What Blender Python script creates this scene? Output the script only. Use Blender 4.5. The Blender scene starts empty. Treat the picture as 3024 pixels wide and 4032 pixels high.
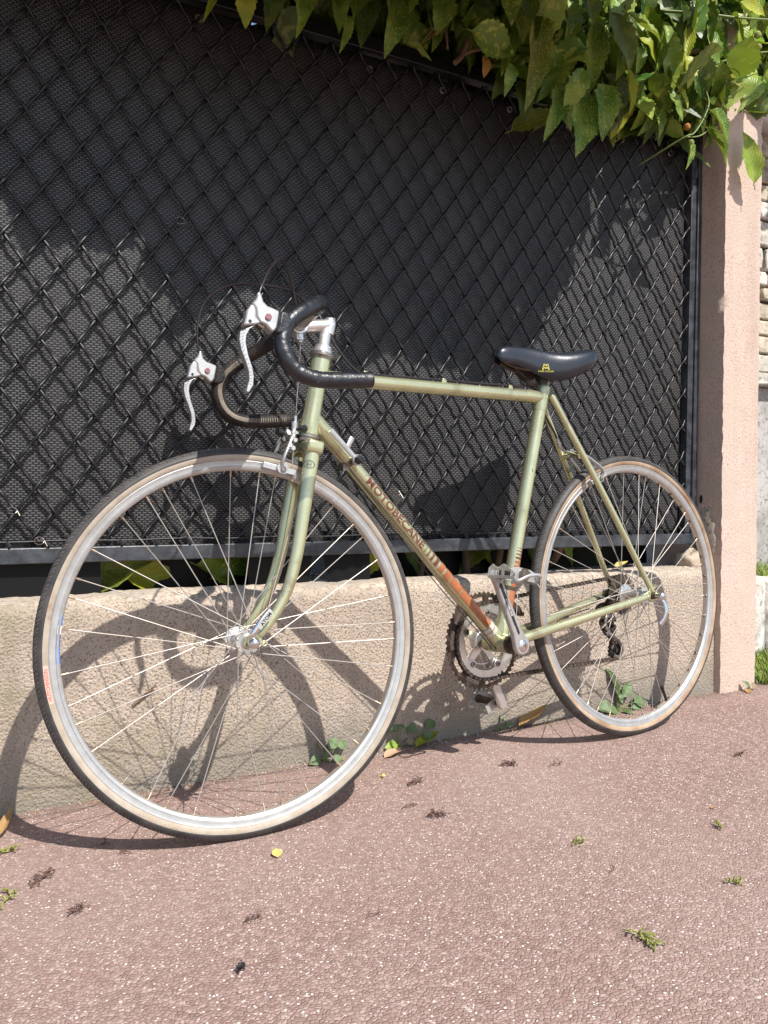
import bpy, bmesh, math, random
from mathutils import Vector, Matrix
R=math.radians; PI=math.pi
sc=bpy.context.scene; col=sc.collection
# ------------------------------------------------------------------ camera, world, sun, exposure
CAM=(0.0,-1.66001,0.60914)
cd=bpy.data.cameras.new('camera'); cam=bpy.data.objects.new('camera',cd); col.objects.link(cam)
cd.sensor_fit='HORIZONTAL'; cd.sensor_width=36; cd.lens=36*3281.94/3024; cd.clip_start=.02; cd.clip_end=500
YAW,PITCH,ROLL=-0.49311,-0.03506,0.00226
M=(Matrix.Rotation(YAW,3,'Z')@Matrix.Rotation(PITCH,3,'X')@Matrix.Rotation(ROLL,3,'Y'))
right,fwd,up=M.col[0],M.col[1],M.col[2]
cm=Matrix((( right.x,up.x,-fwd.x,CAM[0]),(right.y,up.y,-fwd.y,CAM[1]),(right.z,up.z,-fwd.z,CAM[2]),(0,0,0,1)))
cam.matrix_world=cm; sc.camera=cam
SUN_EL,SUN_AZ=R(52),R(11)            # light travels towards +Y, a little towards -X, downwards
w=bpy.data.worlds.new('World'); sc.world=w; w.use_nodes=True
nt=w.node_tree; nt.nodes.clear()
sky=nt.nodes.new('ShaderNodeTexSky'); sky.sky_type='NISHITA'; sky.sun_disc=False
sky.sun_elevation=SUN_EL; sky.sun_rotation=PI-SUN_AZ
bg=nt.nodes.new('ShaderNodeBackground'); bg.inputs[1].default_value=.12
wo=nt.nodes.new('ShaderNodeOutputWorld'); nt.links.new(sky.outputs[0],bg.inputs[0]); nt.links.new(bg.outputs[0],wo.inputs[0])
ld=bpy.data.lights.new('sun','SUN'); ld.energy=4.6; ld.angle=R(.53); ld.color=(1,.955,.89)
sun=bpy.data.objects.new('sun',ld); col.objects.link(sun)
sdir=Vector((-math.sin(SUN_AZ)*math.cos(SUN_EL),math.cos(SUN_AZ)*math.cos(SUN_EL),-math.sin(SUN_EL)))
sun.rotation_mode='QUATERNION'; sun.rotation_quaternion=sdir.to_track_quat('-Z','Y'); sun.location=(.5,-4,5)
sc.view_settings.view_transform='Standard'; sc.view_settings.look='None'; sc.view_settings.gamma=1; sc.view_settings.exposure=.62
sc.view_settings.use_curve_mapping=False
# ------------------------------------------------------------------ mesh helpers
class MB:
    def __init__(s): s.v=[]; s.f=[]; s.m=[]
    def add(s,vs,fs,mi=0):
        o=len(s.v); s.v+= [tuple(p) for p in vs]; s.f+=[tuple(i+o for i in f) for f in fs]; s.m+=[mi]*len(fs); return s
    def mesh(s,name,mats,smooth=True,ang=40):
        me=bpy.data.meshes.new(name); me.from_pydata(s.v,[],s.f)
        for x in (mats if isinstance(mats,(list,tuple)) else [mats]): me.materials.append(x)
        me.polygons.foreach_set('material_index',s.m)
        if smooth:
            me.polygons.foreach_set('use_smooth',[True]*len(s.f)); me.update()
            if ang: me.set_sharp_from_angle(angle=R(ang))
        me.update(); return me
def fixn(me):
    b=bmesh.new(); b.from_mesh(me); bmesh.ops.recalc_face_normals(b,faces=b.faces[:]); b.to_mesh(me); b.free(); return me
def obj(name,me,parent=None,mw=None):
    o=bpy.data.objects.new(name,me); col.objects.link(o)
    if parent: o.parent=parent
    if mw is not None: o.matrix_local=mw
    return o
def part(name,mb,mats,parent=None,mw=None,smooth=True,ang=40,bevel=0,label=None,kind=None,fix=False):
    me=mb.mesh(name,mats,smooth,ang)
    if fix: fixn(me)
    o=obj(name,me,parent,mw)
    if bevel:
        b=o.modifiers.new('bevel','BEVEL'); b.width=bevel; b.segments=2; b.limit_method='ANGLE'; b.angle_limit=R(35)
    if label: o['label']=label
    if kind: o['kind']=kind
    return o
def thing(name,label,cat,loc=(0,0,0),group=None):
    o=bpy.data.objects.new(name,None); col.objects.link(o); o.location=loc; o.empty_display_size=.05
    o['label']=label; o['category']=cat
    if group: o['group']=group
    return o
def tag(o,label,cat,group=None):
    o['label']=label; o['category']=cat
    if group: o['group']=group
    return o
def frames(P):
    T=[]
    n=len(P)
    for i in range(n):
        a=P[max(i-1,0)]; b=P[min(i+1,n-1)]; T.append((b-a).normalized())
    ref=Vector((0,0,1)) if abs(T[0].z)<.9 else Vector((0,1,0))
    N=[(ref-T[0]*ref.dot(T[0])).normalized()]
    for i in range(1,n):
        v=N[-1]-T[i]*N[-1].dot(T[i]); N.append(v.normalized())
    return T,N
def tube(mb,pts,r,seg=10,mi=0,caps=True,flat=1.0,nref=None):
    P=[Vector(p) for p in pts]; T,N=frames(P); n=len(P)
    if nref is not None: 
        N=[(Vector(nref)-t*Vector(nref).dot(t)).normalized() for t in T]
    rr=r if isinstance(r,(list,tuple)) else [r]*n
    vs=[];fs=[]
    for i in range(n):
        B=T[i].cross(N[i])
        for k in range(seg):
            a=2*PI*k/seg; vs.append(P[i]+(N[i]*math.cos(a)*flat+B*math.sin(a))*rr[i])
    for i in range(n-1):
        for k in range(seg):
            k2=(k+1)%seg; fs.append((i*seg+k,i*seg+k2,(i+1)*seg+k2,(i+1)*seg+k))
    if caps: fs.append(tuple(range(seg))[::-1]); fs.append(tuple((n-1)*seg+k for k in range(seg)))
    mb.add(vs,fs,mi)
def spline(pts,n=8):
    P=[Vector(p) for p in pts]; out=[]
    for i in range(len(P)-1):
        p0=P[max(i-1,0)];p1=P[i];p2=P[i+1];p3=P[min(i+2,len(P)-1)]
        for k in range(n):
            t=k/n; out.append(.5*((2*p1)+(p2-p0)*t+(2*p0-5*p1+4*p2-p3)*t*t+(3*p1-p0-3*p2+p3)*t**3))
    out.append(P[-1]); return out
def box(mb,c,s,rot=None,mi=0):
    v=[Vector((x*s[0]/2,y*s[1]/2,z*s[2]/2)) for x in(-1,1) for y in(-1,1) for z in(-1,1)]
    if rot is not None: v=[rot@p for p in v]
    v=[p+Vector(c) for p in v]
    mb.add(v,[(0,1,3,2),(4,6,7,5),(0,4,5,1),(2,3,7,6),(0,2,6,4),(1,5,7,3)],mi)
def prism(mb,poly,a,b,plane='uw',mi=0,f=None):
    """polygon extruded from a to b along the remaining axis"""
    if f is None:
        f={'uw':lambda x,y,h:(x,h,y),'vw':lambda x,y,h:(h,x,y),'uv':lambda x,y,h:(x,y,h)}[plane]
    n=len(poly); area=sum(poly[i][0]*poly[(i+1)%n][1]-poly[(i+1)%n][0]*poly[i][1] for i in range(n))
    if area<0: poly=poly[::-1]
    vs=[f(x,y,a) for x,y in poly]+[f(x,y,b) for x,y in poly]
    fs=[tuple(range(n)),tuple(range(n,2*n))[::-1]]+[((i+1)%n,i,i+n,(i+1)%n+n) for i in range(n)]
    mb.add(vs,fs,mi)
def lathe(mb,prof,o,ax,seg=24,mi=0,close=False):
    """prof: (radius, along) ; revolve around ax through o"""
    ax=Vector(ax).normalized(); o=Vector(o); e=Vector((0,0,1)) if abs(ax.z)<.9 else Vector((1,0,0))
    e1=(e-ax*e.dot(ax)).normalized(); e2=ax.cross(e1); n=len(prof); vs=[];fs=[]
    for r,h in prof:
        for k in range(seg):
            a=2*PI*k/seg; vs.append(o+ax*h+(e1*math.cos(a)+e2*math.sin(a))*r)
    m=n if close else n-1
    for i in range(m):
        j=(i+1)%n
        for k in range(seg): k2=(k+1)%seg; fs.append((i*seg+k,i*seg+k2,j*seg+k2,j*seg+k))
    mb.add(vs,fs,mi)
def disc(mb,o,ax,r,th,seg=20,mi=0,bev=.001):
    b=min(bev,th/3); lathe(mb,[(0.0001,0),(r-b,0),(r,b),(r,th-b),(r-b,th),(0.0001,th)],o,ax,seg,mi)
def ring(mb,o,ax,r0,r1,th,seg=32,mi=0): lathe(mb,[(r0,0),(r1,0),(r1,th),(r0,th)],o,ax,seg,mi,True)
_tc={}
def text2d(t,bold=.0,cuts=0,shear=0):
    k=(t,bold,cuts,shear)
    if k in _tc: return _tc[k]
    c=bpy.data.curves.new('txt','FONT'); c.body=t; c.size=1; c.offset=bold; c.resolution_u=3; c.shear=shear
    o=bpy.data.objects.new('txt',c); col.objects.link(o); dg=bpy.context.evaluated_depsgraph_get()
    me=bpy.data.meshes.new_from_object(o.evaluated_get(dg)); bpy.data.objects.remove(o); bpy.data.curves.remove(c)
    b=bmesh.new(); b.from_mesh(me); bmesh.ops.remove_doubles(b,verts=b.verts[:],dist=1e-5)
    xs=[v.co.x for v in b.verts]; ys=[v.co.y for v in b.verts]; x0,x1,y0,y1=min(xs),max(xs),min(ys),max(ys)
    for i in range(1,cuts):
        y=y0+(y1-y0)*i/cuts; bmesh.ops.bisect_plane(b,geom=b.verts[:]+b.edges[:]+b.faces[:],plane_co=(0,y,0),plane_no=(0,1,0))
    b.verts.index_update()
    V=[((v.co.x-x0)/(x1-x0),(v.co.y-y0)/(y1-y0)) for v in b.verts]; F=[tuple(v.index for v in f.verts) for f in b.faces]
    b.free(); bpy.data.meshes.remove(me); _tc[k]=(V,F,(x1-x0)/(y1-y0)); return _tc[k]
def text_on(mb,t,f,bold=.02,cuts=0,mi=0,shear=0):
    V,F,_=text2d(t,bold,cuts,shear); mb.add([f(x,y) for x,y in V],F,mi)
# ------------------------------------------------------------------ materials
def mat(name,c,rough=.5,metal=0,c2=None,ns=30,lo=.35,hi=.65,bump=0,bs=200,bd=.001,coat=0,detail=4,spots=None,spec=.5,coord='Object',bumpdetail=3,sheen=0):
    m=bpy.data.materials.new(name); m.use_nodes=True; nt=m.node_tree; N=nt.nodes; L=nt.links; b=N['Principled BSDF']
    b.inputs['Roughness'].default_value=rough; b.inputs['Metallic'].default_value=metal; b.inputs['Coat Weight'].default_value=coat; b.inputs['Coat Roughness'].default_value=.15
    b.inputs['Specular IOR Level'].default_value=spec
    tc=N.new('ShaderNodeTexCoord').outputs[coord]
    cur=None
    if c2 is not None:
        n=N.new('ShaderNodeTexNoise'); n.inputs['Scale'].default_value=ns; n.inputs['Detail'].default_value=detail; n.inputs['Roughness'].default_value=.6; L.new(tc,n.inputs['Vector'])
        r=N.new('ShaderNodeValToRGB'); r.color_ramp.elements[0].position=lo; r.color_ramp.elements[1].position=hi
        r.color_ramp.elements[0].color=(*c,1); r.color_ramp.elements[1].color=(*c2,1); L.new(n.outputs['Fac'],r.inputs[0]); cur=r.outputs[0]
    if spots:   # (colour, scale, threshold)
        for sp in (spots if isinstance(spots,list) else [spots]):
            n=N.new('ShaderNodeTexNoise'); n.inputs['Scale'].default_value=sp[1]; n.inputs['Detail'].default_value=5; n.inputs['Roughness'].default_value=.7; L.new(tc,n.inputs['Vector'])
            r=N.new('ShaderNodeMapRange'); r.inputs[1].default_value=sp[2]; r.inputs[2].default_value=sp[2]+(sp[3] if len(sp)>3 else .05); L.new(n.outputs['Fac'],r.inputs[0])
            mx=N.new('ShaderNodeMix'); mx.data_type='RGBA'; L.new(r.outputs[0],mx.inputs[0]); mx.inputs[7].default_value=(*sp[0],1)
            if cur: L.new(cur,mx.inputs[6])
            else: mx.inputs[6].default_value=(*c,1)
            cur=mx.outputs[2]
    if cur: L.new(cur,b.inputs['Base Color'])
    else: b.inputs['Base Color'].default_value=(*c,1)
    if bump:
        n=N.new('ShaderNodeTexNoise'); n.inputs['Scale'].default_value=bs; n.inputs['Detail'].default_value=bumpdetail; L.new(tc,n.inputs['Vector'])
        bp=N.new('ShaderNodeBump'); bp.inputs['Strength'].default_value=bump; bp.inputs['Distance'].default_value=bd; L.new(n.outputs['Fac'],bp.inputs['Height']); L.new(bp.outputs[0],b.inputs['Normal'])
    return m
def nd(nt,t,**k):
    n=nt.nodes.new(t)
    for a,v in k.items(): setattr(n,a,v)
    return n
def mth(nt,op,a,b=None,c=None):
    n=nt.nodes.new('ShaderNodeMath'); n.operation=op
    for i,x in enumerate((a,b,c)):
        if x is None: continue
        if isinstance(x,(int,float)): n.inputs[i].default_value=x
        else: nt.links.new(x,n.inputs[i])
    return n.outputs[0]
def mixc(nt,f,a,b):
    n=nt.nodes.new('ShaderNodeMix'); n.data_type='RGBA'
    for i,x in ((0,f),(6,a),(7,b)):
        if isinstance(x,tuple): n.inputs[i].default_value=(*x,1)
        elif isinstance(x,(int,float)): n.inputs[i].default_value=x
        else: nt.links.new(x,n.inputs[i])
    return n.outputs[2]
def ramp(nt,x,pts):
    r=nt.nodes.new('ShaderNodeValToRGB'); e=r.color_ramp.elements
    while len(e)<len(pts): e.new(.5)
    for q,(p,c) in zip(e,pts): q.position=p; q.color=(*c,1) if isinstance(c,tuple) else (c,c,c,1)
    nt.links.new(x,r.inputs[0]); return r.outputs[0]
def base(name,rough=.8,spec=.3):
    m=bpy.data.materials.new(name); m.use_nodes=True; nt=m.node_tree; b=nt.nodes['Principled BSDF']; b.inputs['Roughness'].default_value=rough; b.inputs['Specular IOR Level'].default_value=spec
    g=nt.nodes.new('ShaderNodeNewGeometry'); return m,nt,b,g.outputs['Position']
def noise(nt,vec,scale,detail=4,rough=.55,out='Fac'):
    n=nt.nodes.new('ShaderNodeTexNoise'); n.inputs['Scale'].default_value=scale; n.inputs['Detail'].default_value=detail; n.inputs['Roughness'].default_value=rough; nt.links.new(vec,n.inputs['Vector']); return n.outputs[out]
def voro(nt,vec,scale,feat='F1',out='Distance',rnd=1):
    n=nt.nodes.new('ShaderNodeTexVoronoi'); n.feature=feat; n.inputs['Scale'].default_value=scale; n.inputs['Randomness'].default_value=rnd; nt.links.new(vec,n.inputs['Vector']); return n.outputs[out]
def bumpn(nt,b,h,strength,dist,prev=None):
    n=nt.nodes.new('ShaderNodeBump'); n.inputs['Strength'].default_value=strength; n.inputs['Distance'].default_value=dist; nt.links.new(h,n.inputs['Height'])
    if prev: nt.links.new(prev,n.inputs['Normal'])
    nt.links.new(n.outputs[0],b.inputs['Normal']); return n.outputs[0]
def sepxyz(nt,v):
    n=nt.nodes.new('ShaderNodeSeparateXYZ'); nt.links.new(v,n.inputs[0]); return n.outputs
def asphalt():
    m,nt,b,P=base('red_asphalt',.85,.25)
    warp=noise(nt,P,60,2,.5,'Color')
    mp=nt.nodes.new('ShaderNodeVectorMath'); mp.operation='MULTIPLY_ADD'; nt.links.new(warp,mp.inputs[0]); mp.inputs[1].default_value=(.004,.004,.004); nt.links.new(P,mp.inputs[2]); V=mp.outputs[0]
    c1=voro(nt,V,165,out='Color'); d1=voro(nt,V,165,'DISTANCE_TO_EDGE'); c3=sepxyz(nt,voro(nt,V,420,out='Color')); s=sepxyz(nt,c1)
    c2=voro(nt,V,290,out='Color'); s2=sepxyz(nt,c2); d2=voro(nt,V,290,'F1')
    big=noise(nt,P,2.2,5,.6); med=noise(nt,P,14,4,.6)
    col_=ramp(nt,s[0],[(0,(.225,.145,.122)),(.35,(.285,.19,.162)),(.7,(.345,.24,.208)),(1,(.43,.315,.275))])
    col_=mixc(nt,mth(nt,'MULTIPLY',ramp(nt,big,[(.35,0.0),(.7,1.0)]),.35),col_,(.30,.19,.16))
    col_=mixc(nt,mth(nt,'MULTIPLY',c3[0],.38),col_,(.21,.135,.115)); edge=mth(nt,'MULTIPLY',ramp(nt,d1,[(0,1.0),(.07,0.0)]),ramp(nt,noise(nt,P,110,3),[(.42,.05),(.62,.85)]))
    col_=mixc(nt,mth(nt,'MULTIPLY',edge,.75),col_,(.075,.045,.04))
    white=mth(nt,'GREATER_THAN',s2[1],mth(nt,'SUBTRACT',.962,mth(nt,'MULTIPLY',med,.06)))
    white=mth(nt,'MULTIPLY',white,ramp(nt,d2,[(.38,1.0),(.52,0.0)]))
    col_=mixc(nt,white,col_,mixc(nt,s2[0],(.55,.46,.41),(.85,.83,.81)))
    dark=mth(nt,'MULTIPLY',mth(nt,'LESS_THAN',s2[2],.055),ramp(nt,d2,[(.3,1.0),(.5,0.0)]))
    col_=mixc(nt,mth(nt,'MULTIPLY',dark,.8),col_,(.07,.045,.04))
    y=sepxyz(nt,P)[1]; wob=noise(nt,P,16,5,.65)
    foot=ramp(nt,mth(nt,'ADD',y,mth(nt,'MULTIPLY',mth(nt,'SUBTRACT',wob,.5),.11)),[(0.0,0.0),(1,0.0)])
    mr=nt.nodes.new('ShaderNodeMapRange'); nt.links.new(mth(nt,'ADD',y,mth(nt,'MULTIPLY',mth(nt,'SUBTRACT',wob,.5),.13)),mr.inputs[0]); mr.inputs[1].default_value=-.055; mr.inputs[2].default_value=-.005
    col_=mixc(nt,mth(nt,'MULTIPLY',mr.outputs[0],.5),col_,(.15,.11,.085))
    stain=ramp(nt,noise(nt,P,5.5,7,.7),[(.56,0.0),(.70,1.0)]); col_=mixc(nt,mth(nt,'MULTIPLY',stain,.30),col_,(.20,.135,.115))
    dust=ramp(nt,noise(nt,P,1.3,6,.62),[(.45,0.0),(.68,1.0)]); col_=mixc(nt,mth(nt,'MULTIPLY',dust,.28),col_,(.42,.325,.285))
    nt.links.new(col_,b.inputs['Base Color'])
    h=mth(nt,'ADD',mth(nt,'MULTIPLY',ramp(nt,d1,[(0,0.0),(.25,1.0)]),.7),mth(nt,'ADD',mth(nt,'MULTIPLY',s[2],.6),mth(nt,'MULTIPLY',noise(nt,P,500,3),.5)))
    bumpn(nt,b,h,.85,.0020); return m
def roughcast(name,ca,cb,dirt=None,scale=170,bd=.004,low=None,strength=1.0,dirtx=None,soft=.9):
    m,nt,b,P=base(name,.92,.15)
    n1=noise(nt,P,scale,4,.62); v1=voro(nt,P,scale*.8,'SMOOTH_F1'); big=noise(nt,P,3.5,5,.6); mid=noise(nt,P,22,4,.6)
    h=mth(nt,'ADD',n1,mth(nt,'MULTIPLY',v1,-.7))
    hh=mth(nt,'ADD',h,mth(nt,'MULTIPLY',mid,.25))
    c=mixc(nt,ramp(nt,big,[(.3,0.0),(.7,1.0)]),ca,cb)
    c=mixc(nt,mth(nt,'MULTIPLY',ramp(nt,n1,[(.36,1.0),(.47,0.0)]),soft),c,tuple(x*.30 for x in ca))  # darkens the grain pits: their small shadows put into the colour
    c=mixc(nt,mth(nt,'MULTIPLY',ramp(nt,n1,[(.56,0.0),(.68,1.0)]),.5),c,tuple(min(.85,x*1.35) for x in ca))
    z=sepxyz(nt,P)
    sv=nt.nodes.new('ShaderNodeVectorMath'); sv.operation='MULTIPLY'; nt.links.new(P,sv.inputs[0]); sv.inputs[1].default_value=(14,14,1.3)
    c=mixc(nt,mth(nt,'MULTIPLY',ramp(nt,noise(nt,sv.outputs[0],1.0,5,.65),[(.50,0.0),(.70,1.0)]),.38),c,tuple(x*.58 for x in ca))
    if low:   # grime with a shape of its own climbing from the pavement: (colour, height, amount)
        e=mth(nt,'ADD',z[2],mth(nt,'MULTIPLY',mth(nt,'SUBTRACT',noise(nt,P,9,5,.65),.5),low[1]*1.6))
        c=mixc(nt,mth(nt,'MULTIPLY',ramp(nt,mth(nt,'DIVIDE',e,low[1]),[(.2,1.0),(1,0.0)]),low[2]),c,low[0])
    if dirt:
        d=ramp(nt,noise(nt,P,6,6,.7),[(.44,0.0),(.62,1.0)])
        if dirtx is not None: d=mth(nt,'MULTIPLY',d,ramp(nt,z[0],[(.1,1.0),(dirtx,.10)]))
        c=mixc(nt,mth(nt,'MULTIPLY',d,.72),c,dirt)
    nt.links.new(c,b.inputs['Base Color']); bumpn(nt,b,hh,strength,bd); return m
def screen_mat():
    m,nt,b,_=base('woven_screen',.45,.4)
    tc=nt.nodes.new('ShaderNodeTexCoord').outputs['Object']; s=sepxyz(nt,tc)
    cb=nt.nodes.new('ShaderNodeCombineXYZ'); nt.links.new(s[0],cb.inputs[0]); nt.links.new(s[2],cb.inputs[1])
    br=nt.nodes.new('ShaderNodeTexBrick'); br.offset=.5; br.inputs['Scale'].default_value=1; br.inputs['Brick Width'].default_value=.0112; br.inputs['Row Height'].default_value=.0046
    br.inputs['Mortar Size'].default_value=.00125; br.inputs['Mortar Smooth'].default_value=.4; br.inputs['Color1'].default_value=(.100,.097,.100,1); br.inputs['Color2'].default_value=(.070,.067,.070,1); br.inputs['Mortar'].default_value=(.003,.003,.003,1)
    nt.links.new(cb.outputs[0],br.inputs['Vector'])
    # the dark weft knot in every stitch
    row=mth(nt,'FLOOR',mth(nt,'DIVIDE',s[2],.0046)); xx=mth(nt,'ADD',mth(nt,'DIVIDE',s[0],.0112),mth(nt,'MULTIPLY',row,.5)); fr=mth(nt,'FRACT',xx)
    dot=ramp(nt,mth(nt,'ABSOLUTE',mth(nt,'SUBTRACT',fr,.5)),[(.12,1.0),(.2,0.0)])
    c=mixc(nt,mth(nt,'MULTIPLY',dot,.93),br.outputs['Color'],(.006,.006,.006))
    c=mixc(nt,mth(nt,'MULTIPLY',ramp(nt,noise(nt,tc,6,5,.6),[(.4,0.0),(.75,1.0)]),.30),c,(.085,.078,.07))
    nt.links.new(c,b.inputs['Base Color']); bumpn(nt,b,mth(nt,'SUBTRACT',mth(nt,'SUBTRACT',1.0,br.outputs['Fac']),dot),.8,.0008); return m
def leafm(name,g1,g2,sp,amount=.5,rough=.42):
    m=bpy.data.materials.new(name); m.use_nodes=True; nt=m.node_tree; N=nt.nodes; b=N['Principled BSDF']
    tc=N.new('ShaderNodeTexCoord').outputs['Object']; oi=N.new('ShaderNodeObjectInfo'); gi=N.new('ShaderNodeNewGeometry')
    rnd=mth(nt,'FRACT',mth(nt,'ADD',oi.outputs['Random'],gi.outputs['Random Per Island']))
    off=nt.nodes.new('ShaderNodeVectorMath'); off.operation='ADD'; nt.links.new(tc,off.inputs[0]); cb=nt.nodes.new('ShaderNodeCombineXYZ'); nt.links.new(mth(nt,'MULTIPLY',rnd,37.0),cb.inputs[0]); nt.links.new(cb.outputs[0],off.inputs[1]); sc_=nt.nodes.new('ShaderNodeVectorMath'); sc_.operation='MULTIPLY'; nt.links.new(off.outputs[0],sc_.inputs[0]); sc_.inputs[1].default_value=(1,.42,1); V=sc_.outputs[0]
    c=mixc(nt,rnd,g1,g2)
    c=mixc(nt,mth(nt,'MULTIPLY',ramp(nt,noise(nt,V,2.2,2),[(.4,0.0),(.7,1.0)]),.5),c,sp)
    n1=noise(nt,V,24,3,.6); c=mixc(nt,mth(nt,'MULTIPLY',ramp(nt,n1,[(.60,0.0),(.64,1.0)]),amount),c,sp)
    n2=noise(nt,V,60,2,.6); c=mixc(nt,mth(nt,'MULTIPLY',ramp(nt,n2,[(.575,0.0),(.61,1.0)]),amount),c,sp)
    s=sepxyz(nt,tc); mid=ramp(nt,mth(nt,'ABSOLUTE',s[1]),[(.006,1.0),(.016,0.0)]); c=mixc(nt,mth(nt,'MULTIPLY',mid,.35),c,sp)
    nt.links.new(c,b.inputs['Base Color']); b.inputs['Roughness'].default_value=rough; b.inputs['Specular IOR Level'].default_value=.35
    vein=mth(nt,'SINE',mth(nt,'MULTIPLY',mth(nt,'ADD',s[0],mth(nt,'MULTIPLY',mth(nt,'ABSOLUTE',s[1]),-1.0)),55.0))
    bumpn(nt,b,mth(nt,'ADD',vein,mth(nt,'MULTIPLY',noise(nt,V,12,2),2.0)),.12,.008)
    tr=N.new('ShaderNodeBsdfTranslucent'); nt.links.new(mixc(nt,.5,c,(.35,.42,.03)),tr.inputs[0]); mx=N.new('ShaderNodeMixShader'); mx.inputs[0].default_value=.22
    nt.links.new(b.outputs[0],mx.inputs[1]); nt.links.new(tr.outputs[0],mx.inputs[2]); nt.links.new(mx.outputs[0],N['Material Output'].inputs[0]); return m
MATS={}
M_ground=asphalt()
M_wall=roughcast('roughcast_wall',(.42,.345,.28),(.475,.395,.32),dirt=(.25,.215,.145),scale=240,bd=.0036,low=((.21,.19,.16),.13,.75),dirtx=.85)
M_walltop=roughcast('wall_coping',(.50,.41,.33),(.44,.36,.29),dirt=(.30,.27,.22),scale=90,bd=.002,strength=.6)
M_pillar=roughcast('roughcast_pillar',(.51,.385,.32),(.545,.42,.355),dirt=(.46,.38,.31),scale=190,bd=.0020,strength=.6,soft=.5)
M_patch=roughcast('bare_mortar',(.40,.34,.27),(.34,.29,.24),scale=60,bd=.003,strength=.6)
M_plaster=roughcast('plaster',(.55,.45,.34),(.50,.40,.31),scale=40,bd=.003,strength=.5)
M_concrete=roughcast('grey_concrete',(.36,.35,.33),(.44,.42,.40),dirt=(.2,.19,.17),scale=50,bd=.002,strength=.4)
M_stone=roughcast('limestone',(.52,.46,.37),(.42,.36,.28),dirt=(.25,.22,.16),scale=30,bd=.006,strength=.8)
M_whitest=roughcast('white_stone',(.68,.65,.60),(.5,.47,.42),dirt=(.3,.28,.22),scale=35,bd=.006,strength=.8)
M_soil=roughcast('soil',(.05,.035,.025),(.09,.06,.04),scale=60,bd=.01)
M_screen=screen_mat()
M_iron=mat('black_painted_iron',(.024,.027,.032),.36,0,(.065,.072,.084),28,.40,.7,.6,160,.0012,spots=[((.30,.17,.14),9,.72,.02)],spec=.6)
M_wire=mat('black_painted_wire',(.006,.006,.007),.42,0,(.014,.014,.015),60,.5,.75,.6,300,.0008,spec=.5,spots=[((.09,.045,.025),22,.72,.02)])
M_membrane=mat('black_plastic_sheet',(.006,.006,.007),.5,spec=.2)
M_green=mat('champagne_green_enamel',(.54,.54,.335),.27,.7,(.45,.44,.25),14,.35,.7,.2,70,.0004,coat=.5,spots=[((.33,.29,.17),9,.58,.12),((.10,.065,.035),95,.665,.02),((.05,.035,.02),38,.715,.015),((.62,.60,.45),160,.70,.02)])
M_maroon=mat('maroon_print',(.12,.038,.022),.45,0,(.16,.05,.03),60,spots=[((.42,.40,.25),120,.70,.02)])
M_orange=mat('orange_print',(.30,.095,.035),.42,.1,(.40,.135,.05),30,.4,.6,spots=[((.50,.42,.25),45,.66,.02)],coat=.3)
M_cream=mat('cream_print',(.62,.60,.40),.4)
M_whiteband=mat('white_band',(.60,.57,.50),.45,0,(.45,.40,.33),60)
M_alu=mat('aluminium',(.72,.71,.69),.33,.85,(.62,.60,.57),40,.35,.65,.15,300,.0003,spots=[((.35,.27,.2),25,.68,.05)])
M_silver=mat('silver_paint',(.47,.465,.455),.38,.55,(.38,.37,.36),60,.4,.7,.1,300,.0003,coat=.4,spots=[((.3,.25,.2),40,.69,.03)])
M_chrome=mat('chrome',(.70,.69,.67),.22,1,(.7,.68,.66),40)
M_rim=mat('rim_side',(.50,.50,.49),.45,.7,(.42,.415,.40),50,.35,.65,.3,500,.0003,spots=[((.85,.85,.85),260,.66,.02),((.33,.24,.17),12,.66,.06)])
M_rimin=mat('rim_inner',(.62,.585,.54),.36,.7,(.50,.42,.35),14,.4,.7,.15,300,.0003)
M_spoke=mat('spoke_steel',(.42,.41,.39),.5,.6,(.42,.36,.30),30)
M_brass=mat('nipple',(.60,.52,.42),.4,.8,(.40,.27,.16),50)
M_steel=mat('dull_steel',(.34,.32,.30),.4,.8,(.16,.12,.09),60)
M_dark=mat('oily_steel',(.05,.038,.03),.5,.4,(.12,.08,.055),90,.4,.7,.3,400,.0004)
M_rustring=mat('worn_sprocket',(.13,.095,.07),.5,.6,(.06,.04,.03),60,.35,.6)
M_black=mat('black_plastic',(.012,.012,.013),.35)
M_housing=mat('cable_housing',(.018,.012,.013),.35)
M_leather=mat('black_leather_wrap',(.009,.010,.013),.36,0,(.022,.022,.025),40,.45,.7,.9,75,.0022,spots=[((.10,.095,.09),55,.66,.05)],spec=.6,bumpdetail=5)
M_saddle=mat('black_saddle_leather',(.010,.013,.02),.30,0,(.017,.02,.028),12,.4,.7,.35,60,.0012,spots=[((.10,.105,.11),70,.68,.03)],spec=.6,bumpdetail=6)
def old_wrap():
    m,nt,b,_=base('old_ribbed_wrap',.62,.3); tc=nt.nodes.new('ShaderNodeTexCoord').outputs['Object']
    c=mixc(nt,ramp(nt,noise(nt,tc,22,5,.65),[(.42,0.0),(.62,1.0)]),(.010,.008,.008),(.040,.030,.025))
    br=voro(nt,tc,150,'DISTANCE_TO_EDGE'); c=mixc(nt,mth(nt,'MULTIPLY',ramp(nt,br,[(.0,1.0),(.06,0.0)]),.6),c,(.004,.004,.004))
    nt.links.new(c,b.inputs['Base Color']); bumpn(nt,b,br,.7,.002); return m
M_oldwrap=old_wrap()
M_yellowp=mat('yellow_print',(.55,.5,.08),.5)
M_blackp=mat('black_print',(.015,.015,.015),.5)
M_redp=mat('red_print',(.42,.12,.09),.7)
M_pinkp=mat('pink_label',(.62,.36,.30),.75)
M_blue=mat('blue_sticker',(.0,.14,.62),.4)
M_navy=mat('navy_sticker',(.03,.05,.28),.4)
M_whitep=mat('white_print',(.75,.74,.72),.5)
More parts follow.
